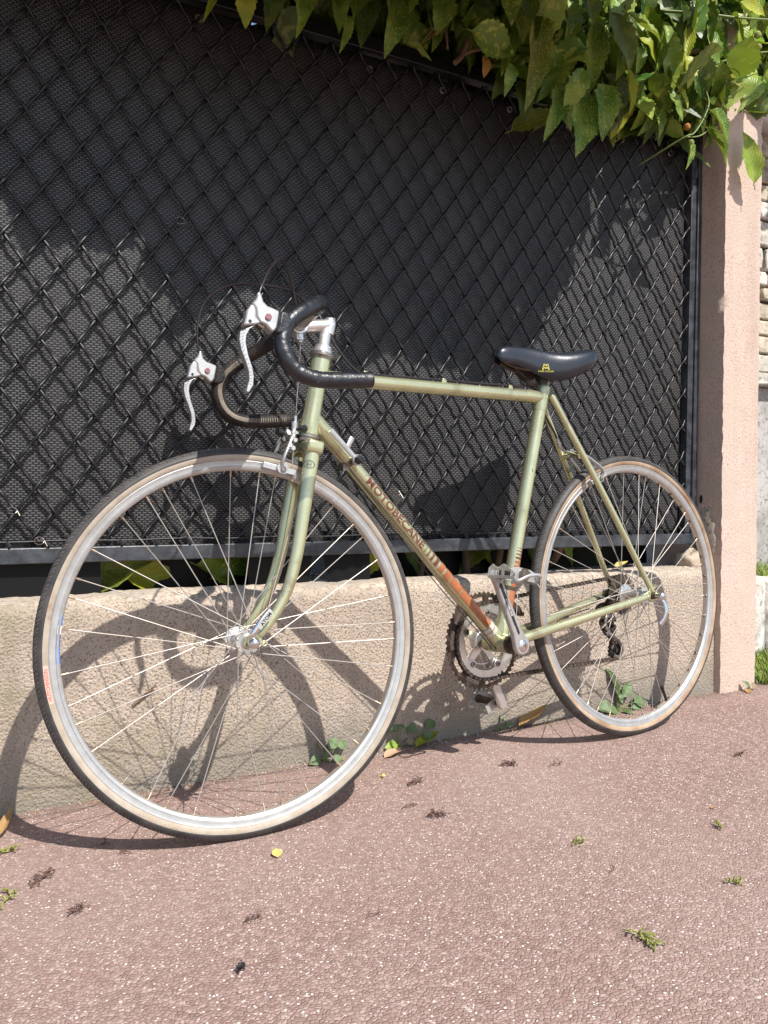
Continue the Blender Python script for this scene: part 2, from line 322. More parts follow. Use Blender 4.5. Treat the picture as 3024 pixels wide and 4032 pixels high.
def tyre_mat():
    m,nt,b,_=base('tyre_rubber',.55,.35); tc=nt.nodes.new('ShaderNodeTexCoord').outputs['Object']; s=sepxyz(nt,tc)
    th=mth(nt,'ARCTAN2',s[2],s[0]); y=mth(nt,'ABSOLUTE',s[1])
    t=mth(nt,'FRACT',mth(nt,'ADD',mth(nt,'MULTIPLY',th,150/(2*PI)),mth(nt,'MULTIPLY',y,70.0)))
    g=mth(nt,'ADD',mth(nt,'LESS_THAN',t,.14),mth(nt,'MULTIPLY',mth(nt,'GREATER_THAN',t,.42),mth(nt,'LESS_THAN',t,.54))); g=mth(nt,'MULTIPLY',g,mth(nt,'MULTIPLY',mth(nt,'GREATER_THAN',y,.0035),mth(nt,'LESS_THAN',y,.0112)))
    c=mixc(nt,ramp(nt,noise(nt,tc,40,5,.6),[(.35,0.0),(.7,1.0)]),(.028,.026,.026),(.062,.056,.052)); c=mixc(nt,mth(nt,'MULTIPLY',g,.5),c,(.20,.185,.17))
    nt.links.new(c,b.inputs['Base Color']); bumpn(nt,b,mth(nt,'SUBTRACT',1.0,g),.8,.001); return m
M_tyre=tyre_mat()
M_tan=mat('tan_sidewall',(.38,.33,.265),.7,0,(.28,.225,.17),35,.35,.75,.3,260,.0006,spots=[((.24,.14,.08),9,.64,.08)])
M_tan2=mat('brown_sidewall',(.42,.32,.22),.7,0,(.24,.14,.08),12,.35,.65,.3,260,.0006)
M_leaf={'g':leafm('leaf_green',(.040,.125,.016),(.075,.185,.022),(.42,.47,.09),.8),
 'y':leafm('leaf_light_green',(.10,.24,.020),(.15,.27,.022),(.42,.42,.09),.7),
 'Y':leafm('leaf_yellow',(.33,.36,.03),(.42,.40,.04),(.14,.22,.03),.4),
 'o':leafm('leaf_olive',(.07,.13,.02),(.12,.16,.02),(.42,.38,.08),.7),
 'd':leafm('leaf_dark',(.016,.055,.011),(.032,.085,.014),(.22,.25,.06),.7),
 'w':leafm('leaf_glossy',(.07,.15,.03),(.10,.17,.05),(.5,.5,.2),.3,.12),
 'T':leafm('leaf_dead',(.30,.19,.10),(.36,.24,.12),(.2,.1,.04),.4,.6),
 'B':leafm('leaf_orange',(.42,.20,.05),(.45,.24,.06),(.2,.07,.02),.3,.5)}
M_bark=mat('brown_stem',(.12,.07,.045),.8,0,(.20,.12,.085),40,bump=.5,bs=120,bd=.002)
M_twig=mat('green_stem',(.12,.18,.045),.5,0,(.18,.22,.06),40)
M_litter=mat('dry_curled_leaf',(.40,.24,.08),.6,0,(.20,.11,.045),30,.4,.65,.4,60,.002)
M_lityel=mat('yellow_fallen_leaf',(.60,.50,.20),.5,0,(.42,.30,.05),40)
M_litpink=mat('pale_fallen_leaf',(.50,.33,.22),.6,0,(.40,.25,.15),40)
M_seed=mat('yellow_green_catkin',(.28,.29,.055),.6,0,(.15,.18,.045),150)
M_seedbr=mat('dry_brown_catkin',(.085,.045,.035),.8,0,(.16,.09,.07),200)
M_weed=mat('weed_leaf',(.055,.10,.035),.45,0,(.12,.18,.06),35,.35,.65,.3,60,.002)
M_weeddry=mat('dry_weed',(.28,.20,.11),.8,0,(.16,.11,.07),60)
M_grass=mat('grass_blades',(.10,.18,.025),.6,0,(.26,.30,.05),20)
# ------------------------------------------------------------------ ground and walls
def struct(o,l=None): o['kind']='structure'; return o
g=MB(); S=90
g.add([(-S,-S,0),(S,-S,0),(S,S,0),(-S,S,0)],[(0,1,2,3)]); struct(part('pavement',g,M_ground,smooth=False))
TH=.015
wallroot=thing('low_wall','low beige roughcast garden wall under the black fence, behind the bicycle','wall',(0,0,0)); wallroot.rotation_euler=(0,TH,0)
def wallmesh():
    x0,x1=-1.6,1.976; nx=300; prof=[(0,-.12),(0,.12),(0,.25),(0,.34),(.0005,.364),(.003,.376),(.009,.385),(.018,.389),(.035,.391),(.058,.393),(.09,.3935),(.125,.391),(.13,.386),(.13,.2),(.13,-.12)]
    rnd=random.Random(5); mb=MB(); vs=[]; fs=[]; n=len(prof); ph=[rnd.uniform(0,6) for _ in range(12)]
    def wob(x,k): return sum(math.sin(x*f+ph[(j+k)%12])*a for j,(f,a) in enumerate(((3.1,.0016),(9.7,.0011),(23,.0009),(61,.0007),(133,.0006))))
    for i in range(nx+1):
        x=x0+(x1-x0)*i/nx
        for k,(y,z) in enumerate(prof):
            wz=wob(x,k*2)*(1.1 if z>.35 else .3)+(rnd.uniform(-.0009,.0009) if z>.35 else 0); wy=-abs(wob(x,k+5))*(.9 if y<.12 else 0)
            vs.append((x,y+wy*.8,z+wz))
    for i in range(nx):
        for k in range(n-1): fs.append((i*n+k,(i+1)*n+k,(i+1)*n+k+1,i*n+k+1))
    mb.add(vs,fs,0); mb.add(vs[:n],[tuple(range(n))]); mb.add(vs[-n:],[tuple(range(n))[::-1]])
    mb.m=[1 if (len(f)==4 and vs[f[0]][2]>.384) else 0 for f in mb.f[:len(fs)]]+[0,0]
    return mb
part('wall_body',wallmesh(),[M_wall,M_walltop],wallroot,ang=60)
# rough plaster lump where the fence post meets the wall and the pillar
def lump(name,c,s,m,parent,seed,n=2,flatx=False):
    b=bmesh.new(); bmesh.ops.create_icosphere(b,subdivisions=n,radius=1); rr=random.Random(seed)
    for v in b.verts:
        k=1+rr.uniform(-.14,.14); v.co=Vector((v.co.x*s[0]*k,v.co.y*s[1]*k,v.co.z*s[2]*k))+Vector(c)
    me=bpy.data.meshes.new(name); b.to_mesh(me); b.free(); me.materials.append(m); me.polygons.foreach_set('use_smooth',[True]*len(me.polygons)); return obj(name,me,parent)
lump('plaster_lump',(1.958,.075,.402),(.040,.05,.040),M_plaster,wallroot,4,3)
pil=thing('gate_pillar','tall square pink roughcast pillar at the right end of the fence','pillar',(2.052,.08,0))
def pillar():
    mb=MB(); rr=random.Random(8); vs=[];fs=[]; nz=110; ring_=[]
    x0,x1,y0,y1=-.0770,.0775,-.102,.16; per=[]
    for k in range(9): per.append((x0+(x1-x0)*k/8,y0))
    for k in range(1,11): per.append((x1,y0+(y1-y0)*k/10))
    for k in range(1,9): per.append((x1-(x1-x0)*k/8,y1))
    for k in range(1,10): per.append((x0,y1-(y1-y0)*k/10))
    n=len(per)
    for i in range(nz+1):
        z=-.1+2.25*i/nz
        for (x,y) in per:
            cor=(x in(x0,x1)) and (y in(y0,y1)); a=.0016 if cor else .0011
            vs.append((x+rr.uniform(-a,a)+(.0025 if cor and x<0 else -.0025 if cor else 0),y+rr.uniform(-a,a)+(.002 if cor and y<0 else 0),z))
    for i in range(nz):
        for k in range(n): k2=(k+1)%n; fs.append((i*n+k,i*n+k2,(i+1)*n+k2,(i+1)*n+k))
    fs.append(tuple(nz*n+k for k in range(n))); mb.add(vs,fs); return mb
part('pillar_shaft',pillar(),M_pillar,pil,ang=70)
# cement patch on the shaded side of the pillar
def blob(mb,cx,cy,rx,ry,f,seed,n=26,th=.004):
    rr=random.Random(seed); poly=[(cx+math.cos(a)*rx*(1+rr.uniform(-.14,.14)),cy+math.sin(a)*ry*(1+rr.uniform(-.14,.14))) for a in [2*PI*i/n for i in range(n)]]
    vs=[f(x,y,0) for x,y in poly]+[f(cx+(x-cx)*.9,cy+(y-cy)*.9,th) for x,y in poly]; mb.add(vs,[(i,(i+1)%n,(i+1)%n+n,i+n) for i in range(n)]+[tuple(range(n,2*n))])
pm=MB(); blob(pm,-.045,.45,.036,.085,lambda a,b,h:(-.0775-h,a,b),3); part('cement_patch',pm,M_patch,pil,ang=50,fix=True,label='bare grey cement patch low on the shaded side')
pm=MB(); blob(pm,-.030,.558,.0045,.013,lambda a,b,h:(-.0790-h*.4,a,b),5,10); part('hole',pm,mat('hole_shadow',(.01,.008,.008),.9),pil,fix=True)
# ------------------------------------------------------------------ fence
fence=thing('mesh_fence','black iron fence of diamond crimped wire in a steel frame on the low wall','fence',(0,.06,0)); fence.rotation_euler=(0,TH,0)
FX0,FX1,FZ0,FZ1=-1.5,1.968,.4575,1.64
mb=MB(); prism(mb,[(FX0,FZ0),(FX1+.004,FZ0),(FX1+.004,.4885),(FX0,.4885)],0,.03); part('bottom_rail',mb,M_iron,fence,bevel=.0022)
mb=MB(); prism(mb,[(1.918,.4895),(1.938,.4895),(1.938,FZ1),(1.918,FZ1)],.006,.03); part('inner_post',mb,M_iron,fence,bevel=.0015)
mb=MB(); prism(mb,[(1.939,.4895),(1.956,.4895),(1.956,FZ1),(1.939,FZ1)],.0,.036); part('post',mb,M_iron,fence,bevel=.002)
mb=MB(); prism(mb,[(FX0,1.612),(1.917,1.612),(1.917,1.645),(FX0,1.645)],.004,.032); part('top_rail',mb,M_wire,fence,bevel=.002)  # rail takes the darker wire paint to stand in for shade
ND=(.1694,.9866); VA=(.0336,-.0475); VB=(.0358,.0477)
def clipline(o,d,r):
    t0,t1=-1e9,1e9
    for k,(lo,hi) in enumerate(((r[0],r[1]),(r[2],r[3]))):
        a=(lo-o[k])/d[k]; b=(hi-o[k])/d[k]
        if a>b: a,b=b,a
        t0=max(t0,a); t1=min(t1,b)
    return (t0,t1) if t1-t0>.25 else None
WR=(-.55,1.914,.4895,1.606); AMP=.0034; rw=random.Random(2)
def wires(d,other,par):
    for j in range(-70,90):
        o=(ND[0]+other[0]*j,ND[1]+other[1]*j); c=clipline(o,d,WR)
        if not c: continue
        jit=rw.uniform(-.0012,.0012); n=max(3,int((c[1]-c[0])*9)); pts=[]
        L=math.hypot(*d); nx,nz=-d[1]/L,d[0]/L
        for i in range(n+1):
            t=c[0]+(c[1]-c[0])*i/n; s=par*(1 if j%2==0 else -1); y=AMP*s*(.55*math.cos(3*PI*t)+.45*math.cos(PI*t)); q=.0002*math.sin(PI*3*t+.6)+jit
            pts.append((o[0]+d[0]*t+nx*q,.010+y,o[1]+d[1]*t+nz*q))
        mb=MB(); tube(mb,pts,.0034,6,caps=True); part('wire',mb,M_wire,fence,ang=0)
wires(VA,VB,1); wires(VB,VA,-1)
mb=MB(); tube(mb,spline([(-.55+.11*i,.004,.5005+(.001 if i%2 else -.001)) for i in range(23)],4),.0022,6); part('edge_wire',mb,M_wire,fence,ang=0)
mb=MB(); tube(mb,[(1.9,.004+.002*math.sin(i),.5+.01*i) for i in range(110)],.0018,6); 
# stubs where the crimped wires are welded to the rail
for i in range(-9,26):
    x=ND[0]+.0691*i+.008; mb=MB(); tube(mb,[(x,.003,.500),(x+.006,-.0005,.4905)],[.0032,.0042],6); part('weld',mb,M_wire,fence)
# loose wire ties
def tie(x,z,r,s):
    rr=random.Random(s); pts=[(x+math.cos(a)*r,.0+.004*math.sin(2*a)-.001,z+math.sin(a)*r*.8) for a in [i*.5 for i in range(14)]]; pts+= [(x+r*1.6,-.006,z-r*1.2)]
    mb=MB(); tube(mb,pts,.0008,5); part('wire_tie',mb,M_steel,fence)
tie(.4358,1.154,.009,1); tie(.118,.56,.008,2); tie(.165,.502,.009,3); tie(.948,.60,.010,4)
# privacy screen
scr=thing('privacy_screen','dark woven privacy screen with steel eyelets hung behind the fence wire','screen',(0,.0815,0)); scr.rotation_euler=(0,TH,0)
mb=MB(); nx,nz=120,44; vs=[];x0,x1,z0,z1=-1.5,1.93,.478,1.604
ph=[random.Random(9).uniform(0,6) for _ in range(5)]
for i in range(nx+1):
    for k in range(nz+1):
        x=x0+(x1-x0)*i/nx; z=z0+(z1-z0)*k/nz
        y=.0014*math.sin(x*2.3+1)+.0012*math.sin(x*7+z*2.1)+.0010*math.sin(x*19+z*5.5)+.0008*math.sin(z*11+x*3)+.008*max(0,min(1,(x-.5)/1.2))
        vs.append((x,y+.002,z+.004*math.sin(x*15.5)*(1 if k==nz else 0)))
mb.add(vs,[(i*(nz+1)+k,(i+1)*(nz+1)+k,(i+1)*(nz+1)+k+1,i*(nz+1)+k+1) for i in range(nx) for k in range(nz)])
so=part('screen_cloth',mb,M_screen,scr,ang=0); sm=so.modifiers.new('thick','SOLIDIFY'); sm.thickness=.0014
for i,(x,z) in enumerate(((.2,1.582),(.4763,1.5824),(.668,1.578),(.875,1.575),(1.074,1.5733),(1.2747,1.5726),(1.4646,1.5726),(1.6558,1.5746),(1.84,1.574))):
    mb=MB(); lathe(mb,[(.0042,0),(.0048,-.0022),(.0075,-.0022),(.0085,0)],(x,-.0035,z),(0,1,0),20); part('eyelet',mb,M_alu,scr)
    if i in(1,2,3):
        t=MB(); tube(t,spline([(x+.002,-.004,z),(x+.018,-.009,z+.001),(x+.022,-.012,z-.010),(x+.014,-.012,z-.012),(x+.016,-.016,z+.014)],5),.0013,5); part('tie_wire',t,M_wire,scr)
mb=MB()
for a,b,c in ((-1.5,.535,0),(.605,.745,1),(.83,1.30,2),(1.36,1.93,3)):
    pass
shx=MB()
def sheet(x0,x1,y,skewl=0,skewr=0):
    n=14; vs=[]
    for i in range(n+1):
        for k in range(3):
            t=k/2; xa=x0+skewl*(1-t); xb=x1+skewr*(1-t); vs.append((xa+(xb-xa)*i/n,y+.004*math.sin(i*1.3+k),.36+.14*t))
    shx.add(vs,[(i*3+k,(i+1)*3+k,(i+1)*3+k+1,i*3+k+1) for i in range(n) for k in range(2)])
sheet(-1.5,.29,.085); sheet(.29,.762,.16); sheet(.762+.010,.9,.085,.022); sheet(.60,.762-.004,.085,0,-.016); sheet(.9,1.93,.22)  # set-back pieces are added to keep the gap black behind the leaves
sx=part('plastic_sheet',shx,M_membrane,None,ang=0); tag(sx,'black plastic sheet hanging in the gap under the bottom rail, with set-back pieces added to keep the gap dark','sheet')
# garden behind
gs=MB(); gs.add([(-6,.125,.365),(2.0,.125,.34),(2.0,6,.34),(-6,6,.365)],[(0,1,2,3)]); struct(part('garden_soil',gs,M_soil,smooth=False))
HERO= [(0.885, -0.067, 1.662, 0.867, -0.095, 1.518, 0.055, 'g'), (0.987, -0.102, 1.662, 0.966, -0.122, 1.575, 0.05, 'g'), (1.098, -0.036, 1.73, 1.073, -0.069, 1.637, 0.032, 'g'), (1.204, -0.054, 1.718, 1.164, -0.098, 1.565, 0.052, 'y'), (1.206, -0.129, 1.666, 1.2, -0.163, 1.462, 0.058, 'o'), (1.313, -0.056, 1.773, 1.296, -0.101, 1.653, 0.061, 'y'), (1.341, -0.09, 1.752, 1.323, -0.132, 1.623, 0.044, 'y'), (1.367, -0.044, 1.676, 1.294, -0.084, 1.53, 0.057, 'g'), (1.429, -0.089, 1.721, 1.395, -0.116, 1.54, 0.051, 'g'), (1.318, -0.086, 1.542, 1.261, -0.134, 1.41, 0.044, 'g'), (1.388, -0.104, 1.539, 1.338, -0.143, 1.378, 0.07, 'g'), (1.418, -0.127, 1.558, 1.401, -0.168, 1.424, 0.056, 'g'), (1.344, -0.145, 1.572, 1.302, -0.152, 1.472, 0.043, 'g'), (1.516, -0.053, 1.823, 1.48, -0.095, 1.727, 0.053, 'y'), (1.504, -0.114, 1.75, 1.614, -0.138, 1.708, 0.034, 'y'), (1.576, -0.088, 1.724, 1.644, -0.116, 1.682, 0.035, 'Y'), (1.518, -0.091, 1.72, 1.481, -0.139, 1.6, 0.049, 'y'), (1.492, -0.127, 1.61, 1.466, -0.183, 1.482, 0.026, 'Y'), (1.535, -0.122, 1.676, 1.518, -0.153, 1.607, 0.029, 'g'), (1.679, -0.129, 1.687, 1.68, -0.174, 1.605, 0.053, 'Y'), (1.656, -0.125, 1.614, 1.684, -0.156, 1.548, 0.021, 'Y'), (1.797, -0.109, 1.607, 1.885, -0.119, 1.584, 0.023, 'w'), (1.782, -0.116, 1.533, 1.856, -0.148, 1.447, 0.027, 'y'), (1.709, -0.128, 1.476, 1.702, -0.145, 1.409, 0.018, 'g'), (1.802, -0.066, 1.674, 1.859, -0.116, 1.684, 0.025, 'y'), (1.216, -0.002, 1.593, 1.185, -0.021, 1.522, 0.034, 'd'), (1.154, -0.122, 1.548, 1.13, -0.158, 1.481, 0.026, 'g'), (1.27, -0.005, 1.582, 1.256, -0.05, 1.48, 0.045, 'd'), (1.382, -0.018, 1.598, 1.389, -0.038, 1.503, 0.02, 'd'), (1.711, -0.014, 1.688, 1.69, -0.032, 1.511, 0.056, 'd'), (1.667, -0.015, 1.72, 1.653, -0.021, 1.629, 0.049, 'd'), (1.773, -0.137, 1.567, 1.821, -0.176, 1.494, 0.039, 'g'), (1.63, -0.138, 1.577, 1.676, -0.163, 1.531, 0.041, 'g'), (1.813, -0.093, 1.81, 1.793, -0.13, 1.715, 0.031, 'g'), (1.896, -0.097, 1.86, 1.931, -0.144, 1.773, 0.044, 'y'), (1.991, -0.098, 1.747, 1.889, -0.132, 1.632, 0.045, 'y'), (2.06, -0.075, 1.741, 1.973, -0.113, 1.649, 0.033, 'g'), (1.101, -0.096, 1.564, 1.089, -0.112, 1.509, 0.024, 'B'), (0.976, -0.084, 1.591, 0.933, -0.102, 1.549, 0.011, 'T'), (0.894, -0.103, 1.537, 0.951, -0.123, 1.526, 0.02, 'o'), (1.7, -0.109, 1.827, 1.679, -0.143, 1.769, 0.036, 'g'), (1.789, -0.074, 1.892, 1.737, -0.117, 1.809, 0.037, 'w'), (1.885, -0.06, 1.924, 2.008, -0.082, 1.902, 0.038, 'w'), (1.869, -0.149, 1.857, 1.951, -0.17, 1.839, 0.043, 'Y'), (1.642, -0.11, 1.759, 1.637, -0.13, 1.714, 0.024, 'g'), (1.649, -0.08, 1.787, 1.64, -0.109, 1.643, 0.024, 'g'), (1.751, -0.079, 1.795, 1.722, -0.113, 1.701, 0.03, 'Y'), (1.548, -0.046, 1.673, 1.476, -0.085, 1.578, 0.015, 'T'), (1.18, -0.013, 1.715, 1.152, -0.044, 1.629, 0.05, 'd'), (1.081, -0.014, 1.71, 1.072, -0.033, 1.631, 0.032, 'd'), (1.242, -0.127, 1.629, 1.242, -0.139, 1.53, 0.048, 'g'), (1.404, -0.068, 1.708, 1.36, -0.107, 1.592, 0.034, 'g'), (1.184, -0.14, 1.7, 1.179, -0.156, 1.631, 0.042, 'g'), (1.391, -0.098, 1.778, 1.391, -0.139, 1.704, 0.05, 'g'), (0.541, -0.079, 1.569, 0.552, -0.098, 1.504, 0.039, 'Y'), (0.506, -0.055, 1.562, 0.461, -0.104, 1.494, 0.015, 'Y'), (0.703, -0.07, 1.602, 0.645, -0.103, 1.505, 0.026, 'y'), (0.657, -0.1, 1.595, 0.648, -0.135, 1.516, 0.045, 'g'), (0.752, -0.064, 1.639, 0.745, -0.097, 1.539, 0.037, 'g'), (0.766, -0.077, 1.575, 0.752, -0.1, 1.497, 0.021, 'g'), (0.852, -0.008, 1.685, 0.825, -0.048, 1.578, 0.05, 'd'), (0.64, -0.02, 1.631, 0.607, -0.048, 1.548, 0.036, 'd')]
# ------------------------------------------------------------------ shrub
def leafmesh(name,seed,m,wd=.36,curl=.3,fold=.3,teeth=True,pet=.12,nst=11):
    rr=random.Random(seed); prof=[(0,.01),(.05,.09),(.13,.24),(.24,.38),(.36,.47),(.48,.5),(.6,.46),(.71,.38),(.81,.27),(.9,.15),(1,.0)]
    up=[];dn=[]
    def pz(x,y): return fold*abs(y)-curl*x*x+.02*math.sin(9*x+seed)+.06*abs(y)*math.sin(14*x+seed*2)
    mids=[];L=[];Rr=[]
    vs=[];fs=[]
    st=[]
    for i,(t,h) in enumerate(prof):
        st.append((t,h*wd*rr.uniform(.93,1.07)))
        if teeth and 3<=i<=8: # notch just after every tooth
            t2,h2=prof[i+1]; st.append((t+(t2-t)*.22,(h*.78+h2*.22)*wd*.86))
    n=len(st); sk=rr.uniform(-.10,.10)
    for (t,h) in st:
        yc=sk*t*t*.6
        for y in (-h,-h*.5,0,h*.5,h):
            vs.append((t-abs(y)*.12,yc+y,pz(t,y)))
    for i in range(n-1):
        for k in range(4): a=i*5+k; fs.append((a,a+5,a+6,a+1))
    mb=MB(); mb.add(vs,fs)
    if pet: tube(mb,[(-pet,0,.02),(-pet*.4,0,.006),(0.02,0,-.004)],[.014,.012,.008],4)
    return mb.mesh(name,m,True,0)
LM={}
for c in M_leaf:
    LM[c]=[leafmesh('leaf_'+c,11*k+len(c),M_leaf[c],wd=1.12,curl=(.12,.3,.45,.2)[k],fold=(.25,.4,.15,.35)[k]) for k in range(4)]
LM['T']=[leafmesh('dead',77,M_leaf['T'],.9,.3,.9,False)]*4; LM['B']=[leafmesh('orange',78,M_leaf['B'],1.0,.1,.2,False)]*4
def leafmat(a,tip,wd,n0,roll=0):
    a=Vector(a); b=Vector(tip); d=b-a; L=d.length; d.normalize(); n=Vector(n0); n=(n-d*n.dot(d)).normalized(); y=n.cross(d)
    if roll: q=Matrix.Rotation(roll,3,d); n=q@n; y=q@y
    return Matrix(((d.x*L,y.x*wd,n.x*L,a.x),(d.y*L,y.y*wd,n.y*L,a.y),(d.z*L,y.z*wd,n.z*L,a.z),(0,0,0,1)))
shrub=thing('aucuba_shrub','big green shrub with yellow speckled toothed leaves spilling over the fence and pillar','shrub',(1.0,.55,.36))
SH=Matrix.Translation((-1.0,-.55,-.36))
rl=random.Random(21); nleaf=0
def put(a,tip,wd,c,roll=0,n0=(0,-1,.45)):
    global nleaf
    me=LM[c][rl.randrange(4)]; obj('leaf',me,shrub,SH@leafmat(a,tip,wd,n0,roll)); nleaf+=1
for (ax,ay,az,bx,by,bz,wd,c) in HERO: put((ax,ay,az),(bx,by,bz),wd*1.12,c,rl.uniform(-.25,.25))
# lower edge of the foliage: height at Y=0 and at Y=-.25 for a row of X
Z0=[(-2,1.66),(.5,1.66),(.95,1.60),(1.09,1.60),(1.37,1.50),(1.46,1.50),(1.86,1.51),(2.0,1.54),(2.10,1.66),(2.2,1.80),(2.6,2.05),(4,2.3)]
Z1=[(-2,1.44),(.45,1.44),(.93,1.44),(1.17,1.40),(1.24,1.37),(1.58,1.40),(1.72,1.42),(1.80,1.54),(1.9,1.62),(2.1,1.66),(2.6,1.95),(4,2.2)]
def tab(T,x):
    for (a,b),(c,d) in zip(T,T[1:]):
        if x<=c: return b+(d-b)*(x-a)/(c-a)
    return T[-1][1]
def zlow(x,y):
    t=-y/.25; return tab(Z0,x)*(1-t)+tab(Z1,x)*t
while nleaf<300:
    x=rl.uniform(.5,2.45); y=rl.uniform(-.07,.02)
    if rl.random()<.3: x=rl.uniform(1.6,2.4)
    zt=zlow(x,y)+.015+min(.45,rl.expovariate(1/.13)); L=rl.uniform(.11,.18)
    d=Vector((rl.gauss(0,.26),rl.gauss(-.2,.2),-1+rl.random()*.3)).normalized()*L
    if x>1.3 and rl.random()<.35: d=Vector((rl.gauss(.3,.5),rl.gauss(-.3,.3),-.6+rl.random()*.8)).normalized()*L
    tip=Vector((x,y,zt)); a=tip-d
    c=rl.choices('gyYodw',(44,20,3,6,26,3))[0]
    put(a,tip,rl.uniform(.055,.078),c,rl.gauss(0,.3),(rl.gauss(0,.35),-1,rl.uniform(.1,.9)))
# the mass of foliage behind, above and beyond the frame: joined
def mass(name,N,fn,cs,ws,seed,ln=(.11,.17)):
    rr=random.Random(seed); src={c:[(([v.co.copy() for v in m.vertices]),[tuple(p.vertices) for p in m.polygons]) for m in LM[c][:2]] for c in cs}
    mats=[M_leaf[c] for c in cs]; mb=MB()
    for i in range(N):
        x,y,z=fn(rr); L=rr.uniform(*ln); d=Vector((rr.gauss(0,.45),rr.gauss(-.3,.35),-1+rr.random()*.8)).normalized()*L; tip=Vector((x,y,z)); ci=rr.choices(range(len(cs)),ws)[0]
        V,F=src[cs[ci]][rr.randrange(2)]; Mx=leafmat(tip-d,tip,rr.uniform(.06,.085),(rr.gauss(0,.4),-1,rr.uniform(.1,1)),rr.gauss(0,.4))
        mb.add([Mx@v for v in V],F,ci)
    o=part(name,mb,mats,shrub,SH,ang=0,kind='stuff'); return o
ZS=[(-2,1.15),(.15,1.12),(.5,1.02),(.8,.98),(1.0,.88),(1.3,.86),(1.45,1.05),(1.6,1.22),(1.75,.98),(1.9,1.0),(2.1,1.3),(4,1.3)]
def ztop(x,y): return .609+.5685*(.473*x+.88*(y+1.66))
def okshade(x,y,z): return z>tab(ZS,x-.16*(.08-y))+.06*math.sin(x*17+1)+.05*math.sin(x*41)+1.31*(.08-y)  # keeps front leaves only where their cast shade suits the fence
def fn1(rr):
    while True:
        x=rr.uniform(-1.2,3.0); y=rr.uniform(-.36,.22); lo=zlow(x,max(y,-.42))+(.05 if x>.4 else .02); z=lo+.03+rr.random()**1.4*.55
        if y<-.17 and x<2.3 and z<ztop(x,y)+.02: continue
        if y<-.1 and not okshade(x,y,z): continue
        if x>1.25 and y<-.12 and rr.random()<.85: continue
        return x,y,z
mass('foliage',2600,fn1,'gyodY',(46,22,4,24,3),5)
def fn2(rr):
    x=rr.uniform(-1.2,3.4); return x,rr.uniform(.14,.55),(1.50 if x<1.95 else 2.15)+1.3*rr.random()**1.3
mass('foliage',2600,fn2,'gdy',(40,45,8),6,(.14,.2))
def fn3(rr):
    while True:
        x,y,z=rr.uniform(-1.4,.75),rr.uniform(-.42,-.25),1.47+.62*rr.random()
        if okshade(x,y,z) and z>ztop(x,y)+.02: return x,y,z
mass('foliage',650,fn3,'gdy',(40,40,8),7)
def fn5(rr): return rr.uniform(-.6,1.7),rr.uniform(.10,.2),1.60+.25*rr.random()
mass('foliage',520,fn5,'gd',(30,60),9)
def fn4(rr):  # extra unseen leaves above the frame, added to shade the fence
    while True:
        x=rr.uniform(.35,1.55); y=rr.uniform(-.52,-.30); z=1.4+.6*rr.random()
        if z>ztop(x,y)+.03 and okshade(x,y,z): return x,y,z
mass('foliage',700,fn4,'gdy',(40,40,8),8)
def stem(pts,r0,r1,m,name='stem'):
    P=spline(pts,6); mb=MB(); n=len(P); tube(mb,P,[r0+(r1-r0)*i/(n-1) for i in range(n)],7); part(name,mb,m,shrub,SH,ang=0)
for pts,r0,r1 in (([(1.068,-.02,1.572),(1.09,-.02,1.597),(1.104,-.03,1.64),(1.113,-.02,1.70),(1.13,.10,1.85),(1.12,.3,1.9)],.0065,.005),([(1.086,-.02,1.594),(1.11,-.03,1.606),(1.149,-.04,1.618),(1.20,-.04,1.64),(1.26,.0,1.70)],.005,.003),([(1.049,-.02,1.600),(1.045,-.02,1.64),(1.039,-.01,1.70)],.003,.003),
    ([(.5,.45,.34),(.6,.35,1.2),(.72,.16,1.72),(.9,-.05,1.8)],.015,.006),([(1.6,.45,.34),(1.62,.35,1.2),(1.68,.16,1.7),(1.8,-.08,1.75)],.015,.006),([(1.55,.4,.34),(1.5,.12,.42),(1.45,.16,.7),(1.5,.4,1.2)],.012,.01),([(1.25,.2,.34),(1.24,.19,.45),(1.22,.2,.6)],.012,.01),([(1.34,.2,.34),(1.36,.19,.45),(1.42,.25,.6)],.011,.01),([(1.10,.2,.34),(1.11,.19,.45),(1.08,.2,.6)],.009,.008)):
    stem(pts,r0,r1,M_bark)
for pts,r in (([(1.70,.0,1.68),(1.80,-.08,1.70),(1.862,-.12,1.722),(1.94,-.14,1.748),(2.04,-.15,1.775)],.0032),([(1.871,-.12,1.724),(1.90,-.14,1.752),(1.934,-.15,1.785)],.002),([(1.72,-.02,1.86),(1.80,-.08,1.845),(1.9,-.12,1.84),(2.03,-.15,1.852)],.004),([(1.66,.0,1.45),(1.693,-.12,1.485),(1.726,-.13,1.502),(1.76,-.13,1.545)],.0026),([(1.70,-.12,1.49),(1.75,-.13,1.50),(1.794,-.14,1.538)],.0022),([(1.862,-.12,1.722),(1.88,-.13,1.71),(1.95,-.13,1.712)],.0018),([(1.76,-.13,1.545),(1.79,-.12,1.60),(1.80,-.08,1.68)],.002)):
    stem(pts,r,r*.6,M_twig,'twig')
def berry(c,r,m):
    mb=MB(); lathe(mb,[(.0001,-r),(r*.7,-r*.7),(r,0),(r*.75,r*.7),(.0001,r*1.1)],c,(0,.3,1),10); part('bud',mb,m,shrub,SH)
for c,r,m in (((1.936,-.15,1.79),.010,M_seed),((1.942,-.15,1.76),.008,M_seed),((1.715,-.13,1.475),.008,M_twig),((1.70,-.13,1.512),.009,M_leaf['B'])): berry(c,r,m)
